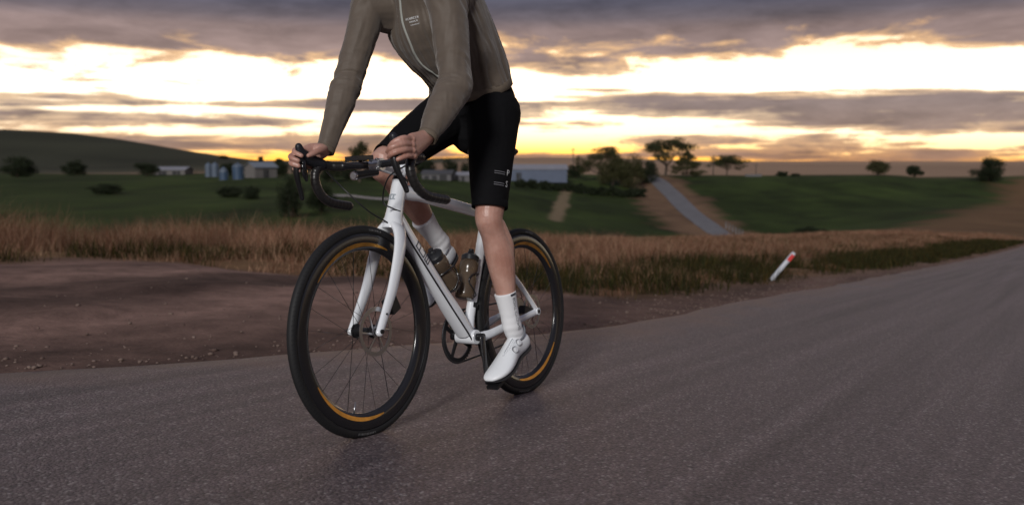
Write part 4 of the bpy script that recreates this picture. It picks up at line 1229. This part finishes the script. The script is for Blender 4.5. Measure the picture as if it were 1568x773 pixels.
def voxel(name, mb, size, smooth_it=6, fac=0.5):
    """union of closed lofts as one continuous skin"""
    tmp = bpy.data.objects.new('tmp', mb.mesh('tmp')); COL.objects.link(tmp)
    bm = bmesh.new(); bm.from_mesh(tmp.data); bmesh.ops.recalc_face_normals(bm, faces=bm.faces); bm.to_mesh(tmp.data); bm.free()
    r = tmp.modifiers.new('r', 'REMESH'); r.mode = 'VOXEL'; r.voxel_size = size; r.use_smooth_shade = True
    if smooth_it:
        s = tmp.modifiers.new('s', 'SMOOTH'); s.factor = fac; s.iterations = smooth_it
    dg = bpy.context.evaluated_depsgraph_get(); dg.update()
    me = bpy.data.meshes.new_from_object(tmp.evaluated_get(dg)); me.name = name
    bpy.data.objects.remove(tmp, do_unlink=True)
    return me


def co(me):
    a = np.empty(len(me.vertices) * 3, np.float32); me.vertices.foreach_get('co', a); return a.reshape(-1, 3).astype(float)


def nrm(me):
    a = np.empty(len(me.vertices) * 3, np.float32); me.vertex_normals.foreach_get('vector', a); return a.reshape(-1, 3).astype(float)


def setco(me, P):
    me.vertices.foreach_set('co', np.asarray(P, np.float32).ravel()); me.update()


def chain(mb, pts, ref=(0, 1, 0), n=24, seg=20):
    """pts rows: x y z ra rb"""
    S = spline(pts, n)
    mb.loft(S[:, :3], [tuple(np.maximum(r, 0.003)) for r in S[:, 3:5]], ref=ref, seg=seg, rnd=True)


# joints, in the bicycle's own axes
HIP = {1: (-0.078, 0.095, 1.125), -1: (-0.07, -0.095, 1.135)}
KNEE = {1: (-0.015, 0.104, 0.712), -1: (0.325, -0.118, 0.905)}
ANK = {1: (-0.132, 0.116, 0.306), -1: (0.010, -0.108, 0.628)}
SHO = {1: (0.315, 0.168, 1.450), -1: (0.330, -0.158, 1.480)}
ELB = {1: (0.362, 0.226, 1.150), -1: (0.420, -0.192, 1.205)}
WRI = {1: (0.500, 0.210, 0.968), -1: (0.530, -0.204, 0.958)}

FOOT = {1: (np.array([-0.236, 0.118, 0.216]), R(-24)), -1: (np.array([-0.082, -0.112, 0.583]), R(-45))}   # back of the heel at the sole


def lerp(a, b, t): return np.array(a) * (1 - t) + np.array(b) * t


def leg_rows(s, grow=0.0):
    h, k, a = (np.array(HIP[s]), np.array(KNEE[s]), np.array(ANK[s]))
    d = (a - k) / np.linalg.norm(a - k)
    back = np.cross(np.array([0, 1, 0]), d); back = -back if back[0] > 0 else back     # calf side
    th = (k - h) / np.linalg.norm(k - h)
    fwd = np.cross(th, np.array([0, 1, 0])); fwd = fwd if fwd[0] > 0 else -fwd
    rows = [list(lerp(h, k, 0.0)) + [0.086, 0.094], list(lerp(h, k, 0.3) + fwd * 0.006) + [0.078, 0.090], list(lerp(h, k, 0.65) + fwd * 0.008) + [0.066, 0.075],
            list(lerp(h, k, 0.88) + fwd * .004) + [0.054, 0.060], list(k + fwd * .006) + [0.050, 0.056], list(lerp(k, a, 0.13) + back * 0.004) + [0.047, 0.050],
            list(lerp(k, a, 0.30) + back * 0.014) + [0.054, 0.057], list(lerp(k, a, 0.46) + back * 0.013) + [0.051, 0.053], list(lerp(k, a, 0.68) + back * 0.005) + [0.039, 0.040],
            list(lerp(k, a, 0.88)) + [0.030, 0.034], list(a) + [0.031, 0.037]]
    return [r[:3] + [r[3] + grow, r[4] + grow] for r in rows]


def arm_rows(s, grow=0.0):
    grow = grow - (0.006 if s < 0 else 0.0)
    a, e, w = map(np.array, (SHO[s], ELB[s], WRI[s]))
    return [list(a) + [0.052 + grow, 0.056 + grow], list(lerp(a, e, .35)) + [0.047 + grow, 0.050 + grow], list(lerp(a, e, .8)) + [0.040 + grow, 0.041 + grow], list(e) + [0.039 + grow, 0.039 + grow],
            list(lerp(e, w, .25)) + [0.041 + grow, 0.041 + grow], list(lerp(e, w, .6)) + [0.034 + grow, 0.032 + grow], list(w) + [0.026 + grow * .5, 0.024 + grow * .5]]


def hand(mb, s):
    """right or left hand closed over the brake hood; s=+1 left"""
    def p(x, y, z): return (x, s * y, z)
    w = WRI[s]
    # palm and back of the hand, lying along the outside of the hood
    chain(mb, [[w[0] - .02, w[1], w[2] + .012, .024, .021], [w[0] + .012, w[1] + s * .002, w[2] - .008, .021, .027], [0.560 + (w[0] - .5) * .4, s * 0.219, 0.940, .0165, .034],
               [0.592, s * 0.222, 0.928, .0150, .039], [0.612, s * 0.221, 0.920, .0130, .036]], ref=(0, 1, 0), n=16, seg=18)
    mb.ball(p(0.552, 0.200, 0.952), (0.034, 0.024, 0.020))
    # four fingers: knuckle outside, round the front of the lever, tips on the inside
    F_ = [  # knuckle, mid joint, last joint, tip
        [(0.608, 0.224, 0.944), (0.648, 0.227, 0.944), (0.668, 0.207, 0.932), (0.664, 0.186, 0.921)],
        [(0.614, 0.227, 0.927), (0.660, 0.231, 0.925), (0.685, 0.210, 0.914), (0.678, 0.188, 0.904)],
        [(0.611, 0.227, 0.910), (0.655, 0.232, 0.907), (0.682, 0.213, 0.896), (0.674, 0.190, 0.887)],
        [(0.602, 0.224, 0.893), (0.637, 0.230, 0.890), (0.664, 0.219, 0.880), (0.664, 0.199, 0.872)]]
    for f, r0 in zip(F_, (0.0100, 0.0102, 0.0098, 0.0088)):
        rows = [list(p(0.585, 0.221, f[0][2])) + [r0 * 1.1, r0 * 1.1]]
        for j, q in enumerate(f):
            r_ = r0 * (1.10, 1.0, 0.93, 0.80)[j]
            rows.append(list(p(*q)) + [r_, r_])
        chain(mb, rows, ref=(0, 0.3, 1), n=16, seg=12)
        k = f[0]; mb.ball(p(k[0] - .004, k[1] + .004, k[2]), r0 * 1.12, 6)
    # thumb: leaves the side of the palm near its base and closes along the inside of the hood
    chain(mb, [list(p(0.535, 0.200, 0.955)) + [.016, .016], list(p(0.562, 0.184, 0.950)) + [.0135, .0135], list(p(0.595, 0.175, 0.940)) + [.0112, .0112],
               list(p(0.622, 0.176, 0.930)) + [.0098, .0098], list(p(0.638, 0.179, 0.923)) + [.0078, .0078]], ref=(0, 0, 1), n=14, seg=12)


body = MB()
for s in (1, -1):
    chain(body, leg_rows(s), n=40)
    chain(body, arm_rows(s), n=30)
    hand(body, s)
    # kneecap, shin and the two heads of the calf
    kk, aa = np.array(KNEE[s]), np.array(ANK[s]); ld = (aa - kk) / np.linalg.norm(aa - kk)
    bk = np.cross(np.array([0, 1, 0]), ld); bk = -bk if bk[0] > 0 else bk
    chain(body, [list(kk - ld * .035 - bk * .034) + [.026, .020], list(kk - bk * .041) + [.029, .022], list(kk + ld * .035 - bk * .036) + [.022, .017], list(kk + ld * .075 - bk * .032) + [.016, .013]], n=10, seg=14)
    for q in (-1, 1):
        chain(body, [list(lerp(kk, aa, .06) + bk * .020 + np.array([0, q * .020, 0])) + [.026, .026], list(lerp(kk, aa, .27) + bk * (.036 + .003 * q * s) + np.array([0, q * .021, 0])) + [.031, .030],
                     list(lerp(kk, aa, .44 - .03 * q * s) + bk * .028 + np.array([0, q * .018, 0])) + [.025, .024], list(lerp(kk, aa, .62) + bk * .014 + np.array([0, q * .006, 0])) + [.016, .016]], n=14, seg=14)
    # foot inside the shoe
    fo, fp = FOOT[s]; fu = np.array([math.cos(fp), 0, math.sin(fp)]); fw_ = np.array([-math.sin(fp), 0, math.cos(fp)])
    chain(body, [list(ANK[s]) + [.028, .032], list(fo + fu * .065 + fw_ * .060) + [.026, .030], list(fo + fu * .12 + fw_ * .036) + [.026, .018], list(fo + fu * .20 + fw_ * .024) + [.028, .011]], n=14)
# trunk, neck and head
chain(body, [[-0.105, 0, 1.120, .135, .085], [-0.085, 0, 1.19, .125, .080], [-0.03, 0, 1.28, .120, .085], [0.06, 0, 1.36, .138, .110], [0.13, 0, 1.44, .150, .115], [0.20, 0, 1.515, .145, .100], [0.265, 0, 1.575, .085, .070],
             [0.31, 0, 1.62, .055, .058], [0.35, 0, 1.665, .052, .056]], n=30)
for s in (1, -1):
    chain(body, [[0.18, s * .09, 1.50, .07, .07], [0.26, s * .14, 1.49, .06, .06], list(SHO[s]) + [.050, .052]], n=10)
chain(body, [[0.345, 0, 1.665, .055, .060], [0.38, 0, 1.725, .070, .085], [0.40, 0, 1.79, .074, .094], [0.405, 0, 1.84, .062, .078]], n=14)
chain(body, [[0.48, 0, 1.75, .011, .008], [0.50, 0, 1.725, .014, .010], [0.493, 0, 1.715, .012, .007]], n=6, seg=10)   # nose
for s in (1, -1):
    chain(body, [[0.377, s * .074, 1.765, .005, .014], [0.373, s * .079, 1.740, .006, .016], [0.38, s * .074, 1.717, .005, .008]], n=6, seg=10)
    chain(body, [[0.474, s * .012, 1.693, .006, .005], [0.471, s * .024, 1.692, .004, .004]], n=4, seg=8)
bme = voxel('person', body, 0.0027, 3, 0.4)
BIKE_M = BIKE
person = obj('person', bme, SKIN, mw=BIKE_M, label='cyclist in a brown jacket and black shorts standing on the pedals of the white bicycle', cat='person')
hair = MB(); hair.ball((0.387, 0, 1.810), (0.104, 0.083, 0.072), 12)
hair.build('hair', mat('brown_hair', (0.05, 0.03, 0.02), 0.6, bump=.004, bscale=90), person)
for s in (1, -1):
    MB().ball((0.477, s * 0.031, 1.755), (0.010, 0.012, 0.009), 8).build('eye', mat('eye_white', (0.7, 0.7, 0.7), 0.2), person)

# --- jacket
def trunk_rows(g=0.0):
    return [[-0.115, 0, 1.110, .150, .112], [-0.100, 0, 1.160, .152, .112], [-0.078, 0, 1.215, .156, .112], [-0.042, 0, 1.282, .162, .120], [0.028, 0, 1.355, .172, .142], [0.12, 0, 1.43, .182, .163],
            [0.19, 0, 1.51, .178, .145], [0.25, 0, 1.565, .140, .108], [0.295, 0, 1.605, .085, .078], [0.325, 0, 1.64, .064, .066]]


jm = MB()
chain(jm, trunk_rows(), n=40, seg=40)
for s in (1, -1):
    chain(jm, arm_rows(s, 0.0125), n=36, seg=22)
    a = np.array(SHO[s])
    chain(jm, [[0.17, s * .085, 1.50, .095, .10], [0.25, s * .125, 1.49, .085, .088], list(a + (0, 0, -.01)) + [.064, .068]], n=10)
jme = voxel('jacket', jm, 0.0042, 8, 0.5)


def fold(Pt, freq, warp=1.0):
    """ridged folds: sharp crests, broad valleys"""
    v = fbm(Pt, 3)
    return 1 - np.abs(2 * v - 1) * 2


def crease_jacket(me):
    for it in range(2):
        P, Nn = co(me), nrm(me)
        d = np.zeros(len(P))
        t_ax = np.array([0.62, 0, 0.785]); t_up = np.array([-0.785, 0, 0.62])
        u = P @ t_ax; v = P @ t_up; y = P[:, 1]
        ang = np.arctan2(v - 0.79, y * 0.9)
        # distance to each arm's line
        arm = np.zeros(len(P))
        for s in (1, -1):
            for A, B in ((SHO[s], ELB[s]), (ELB[s], WRI[s])):
                A, B = np.array(A), np.array(B); ab = B - A
                tt = np.clip(((P - A) @ ab) / (ab @ ab), 0, 1)
                dd = np.linalg.norm(P - A - tt[:, None] * ab, axis=1)
                arm = np.maximum(arm, sstep(0.085, 0.06, dd) * np.where((A == np.array(SHO[s])).all(), sstep(0.12, 0.35, tt), 1.0))
        tor = 1 - arm
        if it == 0:
            # long pleats down the trunk, gathered to the hem
            pl = fbm(np.stack([u * 2.6, ang * 8.0, 0 * u], -1), 2)
            d += tor * 0.021 * (0.5 - np.abs(2 * pl - 1)) * (0.6 + 0.4 * sstep(1.15, 0.95, u))
            # cloth hanging under the chest
            und = sstep(0.0, -0.6, Nn @ t_up)
            d += tor * und * (0.010 + 0.040 * (fbm(np.stack([u * 9, y * 5, 0 * u + 3], -1), 2) - 0.45))
            # waist drawn in above the hem band
            # sleeves: rings of creases near the elbow and down the forearm
            for s in (1, -1):
                e = np.array(ELB[s]); w = np.array(WRI[s]); sh = np.array(SHO[s])
                side = (P[:, 1] * s > 0.05)
                fa = (w - e) / np.linalg.norm(w - e); ua = (e - sh) / np.linalg.norm(e - sh)
                al = (P - e) @ fa; au = (P - e) @ ua
                near = sstep(0.13, 0.02, np.linalg.norm(P - e, axis=1))
                cr = fbm(np.stack([al * 26 + P[:, 1] * 10, P[:, 0] * 8, P[:, 2] * 8 + s], -1), 3)
                d += arm * side * (0.0018 + near * 0.006) * (1 - 2.2 * np.abs(2 * cr - 1))
                lg = fbm(np.stack([P @ np.cross(ua, [0, 1, 0]) * 26, au * 4.5, P[:, 1] * 24], -1), 3)
                d += arm * side * 0.007 * (0.5 - np.abs(2 * lg - 1))
                cuff = sstep(0.040, 0.060, np.linalg.norm(P - w, axis=1))
        else:
            fine = fbm(P * np.array([34, 34, 34]), 3)
            d += (0.0005 + 0.0006 * tor) * (0.5 - np.abs(2 * fine - 1))
        setco(me, P + Nn * d[:, None])


crease_jacket(jme)
# open the hem and the cuffs where the loft was capped: trim the closed ends
def trim(me, fn):
    P = co(me); bm = bmesh.new(); bm.from_mesh(me); bm.verts.ensure_lookup_table()
    kill = fn(P)
    bmesh.ops.delete(bm, geom=[bm.verts[i] for i in np.nonzero(kill)[0]], context='VERTS')
    bm.to_mesh(me); bm.free(); me.update()


hem_ax = np.array([0.42, 0, 0.907]); hem_o = np.array([-0.070, 0, 1.228])
def cut_jacket(P):
    k = ((P - hem_o) @ hem_ax) < 0.0
    k &= np.abs(P[:, 1]) < 0.22
    k &= P[:, 0] < 0.22
    for s in (1, -1):
        w = np.array(WRI[s]); e = np.array(ELB[s]); a = (w - e) / np.linalg.norm(w - e)
        k |= (((P - w) @ a) > 0.002) & (np.linalg.norm(P - w, axis=1) < 0.09)
    neck = np.array([0.318, 0, 1.632]); k |= ((P - neck) @ np.array([.65, 0, .76])) > 0.004
    return k


trim(jme, cut_jacket)
jme.polygons.foreach_set('use_smooth', [True] * len(jme.polygons))
jacket = obj('jacket', jme, JACKET, person)
JB = BVHTree.FromPolygons([v.co for v in jme.vertices], [p_.vertices[:] for p_ in jme.polygons])


def snap(bvh, p, d, lift=0.0, back=0.5):
    d = Vector(d).normalized(); hit = bvh.ray_cast(Vector(p) + d * back, -d)
    return np.array(hit[0] + d * lift) if hit[0] is not None else None


# hem band and cuffs as rings that follow the edge
def edge_ring(me, center, ax, rad_off, n, r, wide, name, m, parent, filt=None, down=0.0):
    bm = bmesh.new(); bm.from_mesh(me)
    pts = np.array([v.co[:] for e_ in bm.edges if e_.is_boundary for v in e_.verts]); bm.free()
    pts = pts[np.linalg.norm(pts - center, axis=1) < (filt or 9)]
    ax = np.array(ax) / np.linalg.norm(ax); e1 = np.array([0, 1, 0]) - ax * ax[1]; e1 /= np.linalg.norm(e1); e2 = np.cross(ax, e1)
    ce = pts.mean(0); q = pts - ce
    an = np.arctan2(q @ e2, q @ e1); rr = np.hypot(q @ e2, q @ e1)
    A = np.linspace(-np.pi, np.pi, n, endpoint=False); rad = np.array([np.median(rr[np.abs((an - a + np.pi) % (2 * np.pi) - np.pi) < 0.22]) if (np.abs((an - a + np.pi) % (2 * np.pi) - np.pi) < 0.22).any() else np.median(rr) for a in A])
    g = MB(); vs = []
    prof = [(0.5, 0.0), (0.4, 1.0), (-0.4, 1.0), (-0.5, 0.0), (-0.4, -1.0), (0.4, -1.0)]
    for i, a in enumerate(A):
        for h_, o_ in prof:
            vs.append(ce + ax * (h_ * wide - down) + (e1 * math.cos(a) + e2 * math.sin(a)) * (rad[i] + rad_off + o_ * r))
    k = len(prof)
    g.add(vs, [(i * k + j, ((i + 1) % n) * k + j, ((i + 1) % n) * k + (j + 1) % k, i * k + (j + 1) % k) for i in range(n) for j in range(k)])
    return g.build(name, m, parent)


RIB = mat('rib_band', (0.125, 0.098, 0.072), 0.75, bump=0.001, bscale=160)
edge_ring(jme, hem_o, hem_ax, -0.004, 60, 0.0055, 0.036, 'hem_band', RIB, jacket, 0.30, 0.012)
for s in (1, -1):
    w = np.array(WRI[s]); e = np.array(ELB[s])
    edge_ring(jme, w, (w - e), -0.0015, 30, 0.0032, 0.022, 'cuff', RIB, jacket, 0.10, -0.004)
# zip down the middle of the chest
zp = []
for u in np.linspace(0.0, 1.0, 46):
    c_ = lerp((0.30, 0, 1.60), (-0.02, 0, 1.235), u); off_ = -0.045 * (1 - u)
    yy = off_ + 0.010 * math.sin(u * 9.0) + 0.006 * math.sin(u * 17)
    h_ = snap(JB, (c_[0], yy, c_[2]), (0.80, 0, -0.60), 0.0015, 0.4)
    if h_ is not None: zp.append(h_)
zp = spline(np.array(zp)[::2], 60)
MB().loft(zp, [(0.0048, 0.0026)], seg=10).build('zipper', mat('zip_tape', (0.36, 0.37, 0.34), 0.5), jacket)
# small print on the left chest
lg = MB(); random.seed(4)
ex, ey, dv = np.array([-0.50, 0.84, 0.22]), np.array([0.62, 0, 0.78]), np.array([0.82, 0.50, -0.28])
ex /= np.linalg.norm(ex); dv /= np.linalg.norm(dv); ey = np.cross(dv, ex); ey /= np.linalg.norm(ey); ey = ey if ey[2] > 0 else -ey
for li, (n_, h_, x0) in enumerate(((7, 0.0075, 0.0), (5, 0.0055, 0.012), (6, 0.0035, 0.014))):
    for k in range(n_):
        for (a0, b0, a1, b1) in random.choice([[(0, 0, .22, 1), (.5, 0, .72, 1), (0, .4, .7, .6)], [(0, 0, .22, 1), (0, .8, .7, 1), (0, 0, .7, .2)], [(0, 0, .22, 1), (.5, 0, .72, 1), (0, .8, .7, 1)]]):
            quad = []
            for a_, b_ in ((a0, b0), (a1, b0), (a1, b1), (a0, b1)):
                q = np.array([0.368, 0.020, 1.388]) + ex * (x0 + (k + a_) * 0.0072 * (h_ / .0075 * .4 + .6)) + ey * (-li * 0.0105 + b_ * h_)
                hh = snap(JB, q, dv, 0.0016, 0.3)
                if hh is not None: quad.append(hh)
            if len(quad) == 4: lg.add(quad, [(0, 1, 2, 3)])
lg.build('chest_print', PALEINK, jacket, smooth=False)

# --- shorts
sm = MB()
chain(sm, [[-0.105, 0, 1.060, .120, .095], [-0.108, 0, 1.12, .160, .122], [-0.092, 0, 1.18, .163, .120], [-0.062, 0, 1.235, .150, .112], [-0.025, 0, 1.29, .140, .105], [0.005, 0, 1.32, .13, .10]], n=20, seg=36)
for s in (1, -1):
    rows = leg_rows(s, 0.0065)
    h, k = np.array(HIP[s]), np.array(KNEE[s])
    rows = rows[:4] + [list(lerp(h, k, 0.97)) + [0.055, 0.061]]
    rows[0][3:] = [0.096, 0.112]; rows[1][3:] = [0.087, 0.097]; rows[2][3:] = [0.074, 0.083]; rows[3][3:] = [0.064, 0.070]; rows[4][3:] = [0.0605, 0.066]
    chain(sm, rows, n=30, seg=26)
    sm.ball((-0.145, s * 0.075, 1.125), (0.085, 0.085, 0.095))
sme = voxel('shorts', sm, 0.0042, 8, 0.5)
def cut_shorts(P):
    k = np.zeros(len(P), bool)
    for s in (1, -1):
        h, kn = np.array(HIP[s]), np.array(KNEE[s]); a = (kn - h) / np.linalg.norm(kn - h)
        e_ = lerp(h, kn, 0.885 if s > 0 else 0.93)
        k |= (((P - e_) @ a) > 0) & (np.linalg.norm(P - e_, axis=1) < 0.14) & (P[:, 1] * s > 0.02)
    return k


P, Nn = co(sme), nrm(sme)
cr = fbm(np.stack([P[:, 0] * 22, P[:, 1] * 14, P[:, 2] * 30], -1), 3)
setco(sme, P + Nn * (0.003 * (0.5 - np.abs(2 * cr - 1)))[:, None])
trim(sme, cut_shorts)
sme.polygons.foreach_set('use_smooth', [True] * len(sme.polygons))
shorts = obj('shorts', sme, LYCRA, person)
SB = BVHTree.FromPolygons([v.co for v in sme.vertices], [p_.vertices[:] for p_ in sme.polygons])
for s in (1, -1):
    hh_, kk_ = np.array(HIP[s]), np.array(KNEE[s])
    edge_ring(sme, lerp(hh_, kk_, 0.885 if s > 0 else 0.93), kk_ - hh_, 0.0, 40, 0.0022, 0.030, 'leg_gripper', LYCRA, shorts, 0.095, 0.006)
STR = mat('stripe_print', (0.20, 0.20, 0.22), 0.6)
h, kn = np.array(HIP[1]), np.array(KNEE[1]); ta = (kn - h) / np.linalg.norm(kn - h)
e1 = np.array([0, 1, 0]) - ta * ta[1]; e1 /= np.linalg.norm(e1); e2 = np.cross(ta, e1); e2 = e2 if e2[0] > 0 else -e2   # e2 forward
for fr in (0.600, 0.618, 0.700, 0.718):
    c_ = lerp(h, kn, fr); pts = []
    for a in np.linspace(R(18), R(50), 24):
        dr_ = e1 * math.cos(a) + e2 * math.sin(a)
        q = snap(SB, c_, dr_, 0.0010, 0.2)
        if q is not None: pts.append(q)
    MB().loft(pts, [(0.0012, 0.0008)], ref=tuple(ta), seg=6).build('stripe', STR, shorts)


def text_quads(txt, size):
    cu = bpy.data.curves.new('t', 'FONT'); cu.body = txt; cu.size = size; cu.resolution_u = 3; cu.fill_mode = 'BOTH'
    o_ = bpy.data.objects.new('t', cu); COL.objects.link(o_)
    dg = bpy.context.evaluated_depsgraph_get(); dg.update()
    me = bpy.data.meshes.new_from_object(o_.evaluated_get(dg))
    v = [tuple(p_.co) for p_ in me.vertices]; f = [tuple(p_.vertices) for p_ in me.polygons]
    bpy.data.objects.remove(o_, do_unlink=True)
    return v, f


def wrap_text(bvh, txt, size, fn, m, name, parent, lift=0.001):
    v, f = text_quads(txt, size)
    g = MB(); out = []
    for x, y, _ in v:
        c_, d_ = fn(x, y); q = snap(bvh, c_, d_, lift, 0.2); out.append(q if q is not None else c_)
    g.add(out, f); return g.build(name, m, parent, smooth=False)


for txt, fr in (('P', 0.622), ('S', 0.722)):
    def fn(x, y, fr=fr):
        a = R(12) - x / 0.075
        return lerp(h, kn, fr) - ta * y, e1 * math.cos(a) + e2 * math.sin(a)
    wrap_text(SB, txt, 0.032, fn, PALEINK, 'thigh_lettering', shorts)

# --- socks and shoes
for s in (1, -1):
    k, a = np.array(KNEE[s]), np.array(ANK[s])
    rows = [r_ for r_ in leg_rows(s, 0.004)]
    d = (a - k) / np.linalg.norm(a - k)
    FT = lambda u_, w_, s=s: FOOT[s][0] + np.array([math.cos(FOOT[s][1]), 0, math.sin(FOOT[s][1])]) * u_ + np.array([-math.sin(FOOT[s][1]), 0, math.cos(FOOT[s][1])]) * w_
    sk = MB(); top_f = 0.68 if s > 0 else 0.66
    rr = [list(lerp(k, a, top_f)) + [.0425, .0435], list(lerp(k, a, .80)) + [.0375, .0395], list(lerp(k, a, .92)) + [.035, .0385], list(a) + [.036, .041], list(FT(.055, .075)) + [.031, .038], list(FT(.085, .058)) + [.028, .030]]
    if s < 0: rr = [list(lerp(k, a, top_f)) + [.0455, .0465]] + rr[1:]
    Sx = spline(rr, 26); sk.loft(Sx[:, :3], [tuple(q) for q in Sx[:, 3:]], seg=26, rnd=False)
    sme2 = voxel('sock', sk, 0.0035, 3)
    P, Nn = co(sme2), nrm(sme2)
    al = (P - a) @ d
    setco(sme2, P + Nn * (0.0007 * np.sin(al * 210 + 3 * fbm(P * 30, 2)) * sstep(-0.10, 0.0, al))[:, None])
    sock = obj('sock', sme2, SOCK, person)
    sock.data.polygons.foreach_set('use_smooth', [True] * len(sock.data.polygons))
    if s > 0:
        KB = BVHTree.FromPolygons([v.co for v in sme2.vertices], [p_.vertices[:] for p_ in sme2.polygons])
        e1s = np.array([0, 1, 0]) - d * d[1]; e1s /= np.linalg.norm(e1s); e2s = np.cross(d, e1s); e2s = e2s if e2s[0] > 0 else -e2s
        def fs(x, y):
            a_ = R(2) + y / 0.038
            return lerp(k, a, 0.725) + d * x, e1s * math.cos(a_) + e2s * math.sin(a_)
        wrap_text(KB, 'BONT CYCLING', 0.0180, fs, INK, 'sock_lettering', sock)
        fl = MB(); vs = []
        for i in range(9):
            for j in range(3):
                a_ = R(-10 + i * 5); q = snap(KB, lerp(k, a, 0.697) + d * (j - 1) * .0045, e1s * math.cos(a_) + e2s * math.sin(a_), .001, .2)
                vs.append(q)
        fl.add(vs, [(i * 3 + j, i * 3 + j + 1, (i + 1) * 3 + j + 1, (i + 1) * 3 + j) for i in range(8) for j in range(2)])
        fl.build('cuff_tab', INK, sock)
    # shoe, in its own axes: u toe-ward, w up
    o_, pit = FOOT[s]
    fu = np.array([math.cos(pit), 0, math.sin(pit)]); fw_ = np.array([-math.sin(pit), 0, math.cos(pit)])
    U = [0.0, 0.012, 0.04, 0.075, 0.11, 0.15, 0.19, 0.225, 0.255, 0.275, 0.284]
    HW = [0.020, 0.030, 0.033, 0.033, 0.035, 0.041, 0.046, 0.046, 0.040, 0.028, 0.014]
    TOP = [0.060, 0.078, 0.086, 0.092, 0.088, 0.074, 0.058, 0.047, 0.038, 0.030, 0.022]
    BOT_ = [0.012, 0.004, 0.002, 0.004, 0.006, 0.002, 0.0, 0.001, 0.005, 0.009, 0.012]
    CY = [0, 0, 0, 0, .002, .004, .004, .002, -.003, -.008, -.010]
    sh = MB(); rows = []
    shp = spline(np.stack([U, HW, TOP, BOT_, CY], 1), 30)
    path = [o_ + fu * q[0] + fw_ * (q[2] + q[3]) / 2 + np.array([0, s * q[4], 0]) for q in shp]
    nseg = 32; th = np.linspace(0, 2 * np.pi, nseg, endpoint=False); vs = []
    for q, p_ in zip(shp, path):
        hh = (q[2] - q[3]) / 2
        for t_ in th:
            c_, n_ = math.cos(t_), math.sin(t_)
            wide = 1.0 if n_ < 0 else (1 - 0.42 * n_ ** 2)                     # narrower towards the top
            ex_ = np.sign(c_) * abs(c_) ** 0.75; ey_ = np.sign(n_) * abs(n_) ** 0.85
            vs.append(p_ + np.array([0, 1, 0]) * ex_ * q[1] * wide + fw_ * ey_ * hh)
    fs_ = [(i * nseg + j, i * nseg + (j + 1) % nseg, (i + 1) * nseg + (j + 1) % nseg, (i + 1) * nseg + j) for i in range(29) for j in range(nseg)]
    fs_ += [tuple(range(nseg))[::-1], tuple(29 * nseg + j for j in range(nseg))]
    sh.add(vs, fs_)
    shm = voxel('shoe', sh, 0.0028, 4)
    shoe = obj('shoe', shm, SHOE, person)
    shm.polygons.foreach_set('use_smooth', [True] * len(shm.polygons))
    # collar, dials, sole, seam and perforations
    HBv = BVHTree.FromPolygons([v.co for v in shm.vertices], [p_.vertices[:] for p_ in shm.polygons])
    lat = s
    cen = o_ + fu * 0.052 + fw_ * 0.084
    ring = []
    for t_ in np.linspace(0, 2 * np.pi, 40, endpoint=False):
        ring.append(cen + fu * 0.050 * math.cos(t_) + np.array([0, 1, 0]) * 0.031 * math.sin(t_) + fw_ * (0.006 * math.cos(2 * t_) - 0.012 * math.cos(t_) - .004))
    ring.append(ring[0]); ring.append(ring[1])
    MB().loft(ring, [0.0042], ref=tuple(fw_), seg=8).build('collar', mat('collar_lining', (0.16, 0.17, 0.19), 0.8), shoe)
    for u_, w_ in ((0.088, 0.056), (0.130, 0.046)):
        q = snap(HBv, o_ + fu * u_ + fw_ * w_, np.array([0, lat, 0]) + fw_ * 0.42, 0.0, 0.2)
        if q is None: continue
        dd = np.array([0, lat, 0]) + fw_ * 0.42; dd /= np.linalg.norm(dd)
        dial = MB().lathe([(0.0, 0.0075), (0.0085, 0.0072), (0.0105, 0.0055), (0.0108, -0.004), (0, -0.004)], q, dd, 24).build('dial', mat('dial_white', (0.7, 0.72, 0.75), 0.35), shoe, auto=35)
        MB().lathe([(0.0122, 0.0012), (0.0138, 0.0022), (0.0146, 0.0008), (0.0146, -0.004), (0.0122, -0.004)], q, dd, 24, close=True).build('dial_ring', mat('dial_grey', (0.22, 0.23, 0.25), 0.4), dial)
    so = MB(); vs = []
    for q in shp:
        if q[1] < .012: continue
        for c_ in (-1, 1):
            for up in (0, 1):
                vs.append(o_ + fu * q[0] + np.array([0, 1, 0]) * (c_ * q[1] * .93 + s * q[4]) + fw_ * (q[3] - 0.004 + up * 0.007))
    nr = len(vs) // 4
    ff = []
    for i in range(nr - 1):
        b_ = i * 4; n_ = b_ + 4
        ff += [(b_, n_, n_ + 2, b_ + 2), (b_ + 1, b_ + 3, n_ + 3, n_ + 1), (b_, b_ + 1, n_ + 1, n_), (b_ + 2, n_ + 2, n_ + 3, b_ + 3)]
    ff += [(0, 2, 3, 1), (nr * 4 - 4, nr * 4 - 3, nr * 4 - 1, nr * 4 - 2)]
    so.add(vs, ff); so.build('sole', SOLE, shoe, smooth=False)
    pts = []
    for u_ in np.linspace(0.095, 0.165, 9):
        q = snap(HBv, o_ + fu * u_ + fw_ * 0.05, fw_ + np.array([0, lat * (0.28 + (u_ - .09) * 2), 0]), 0.0004, 0.2)
        if q is not None: pts.append(q)
    if len(pts) > 3: MB().loft(pts, [0.0014], seg=6).build('seam', mat('seam_grey', (0.35, 0.37, 0.40), 0.7), shoe)
    pf = MB()
    for i in range(9):
        for j in range(3):
            q = snap(HBv, o_ + fu * (0.10 + i * 0.0095 + (j % 2) * .004) + fw_ * 0.05, fw_ + np.array([0, lat * (0.50 + j * 0.22), 0]), 0.0004, 0.2)
            if q is not None: pf.ball(q, 0.0013, 4)
    pf.build('perforation', mat('perforation_grey', (0.25, 0.27, 0.3), 0.8), shoe, kind='stuff')
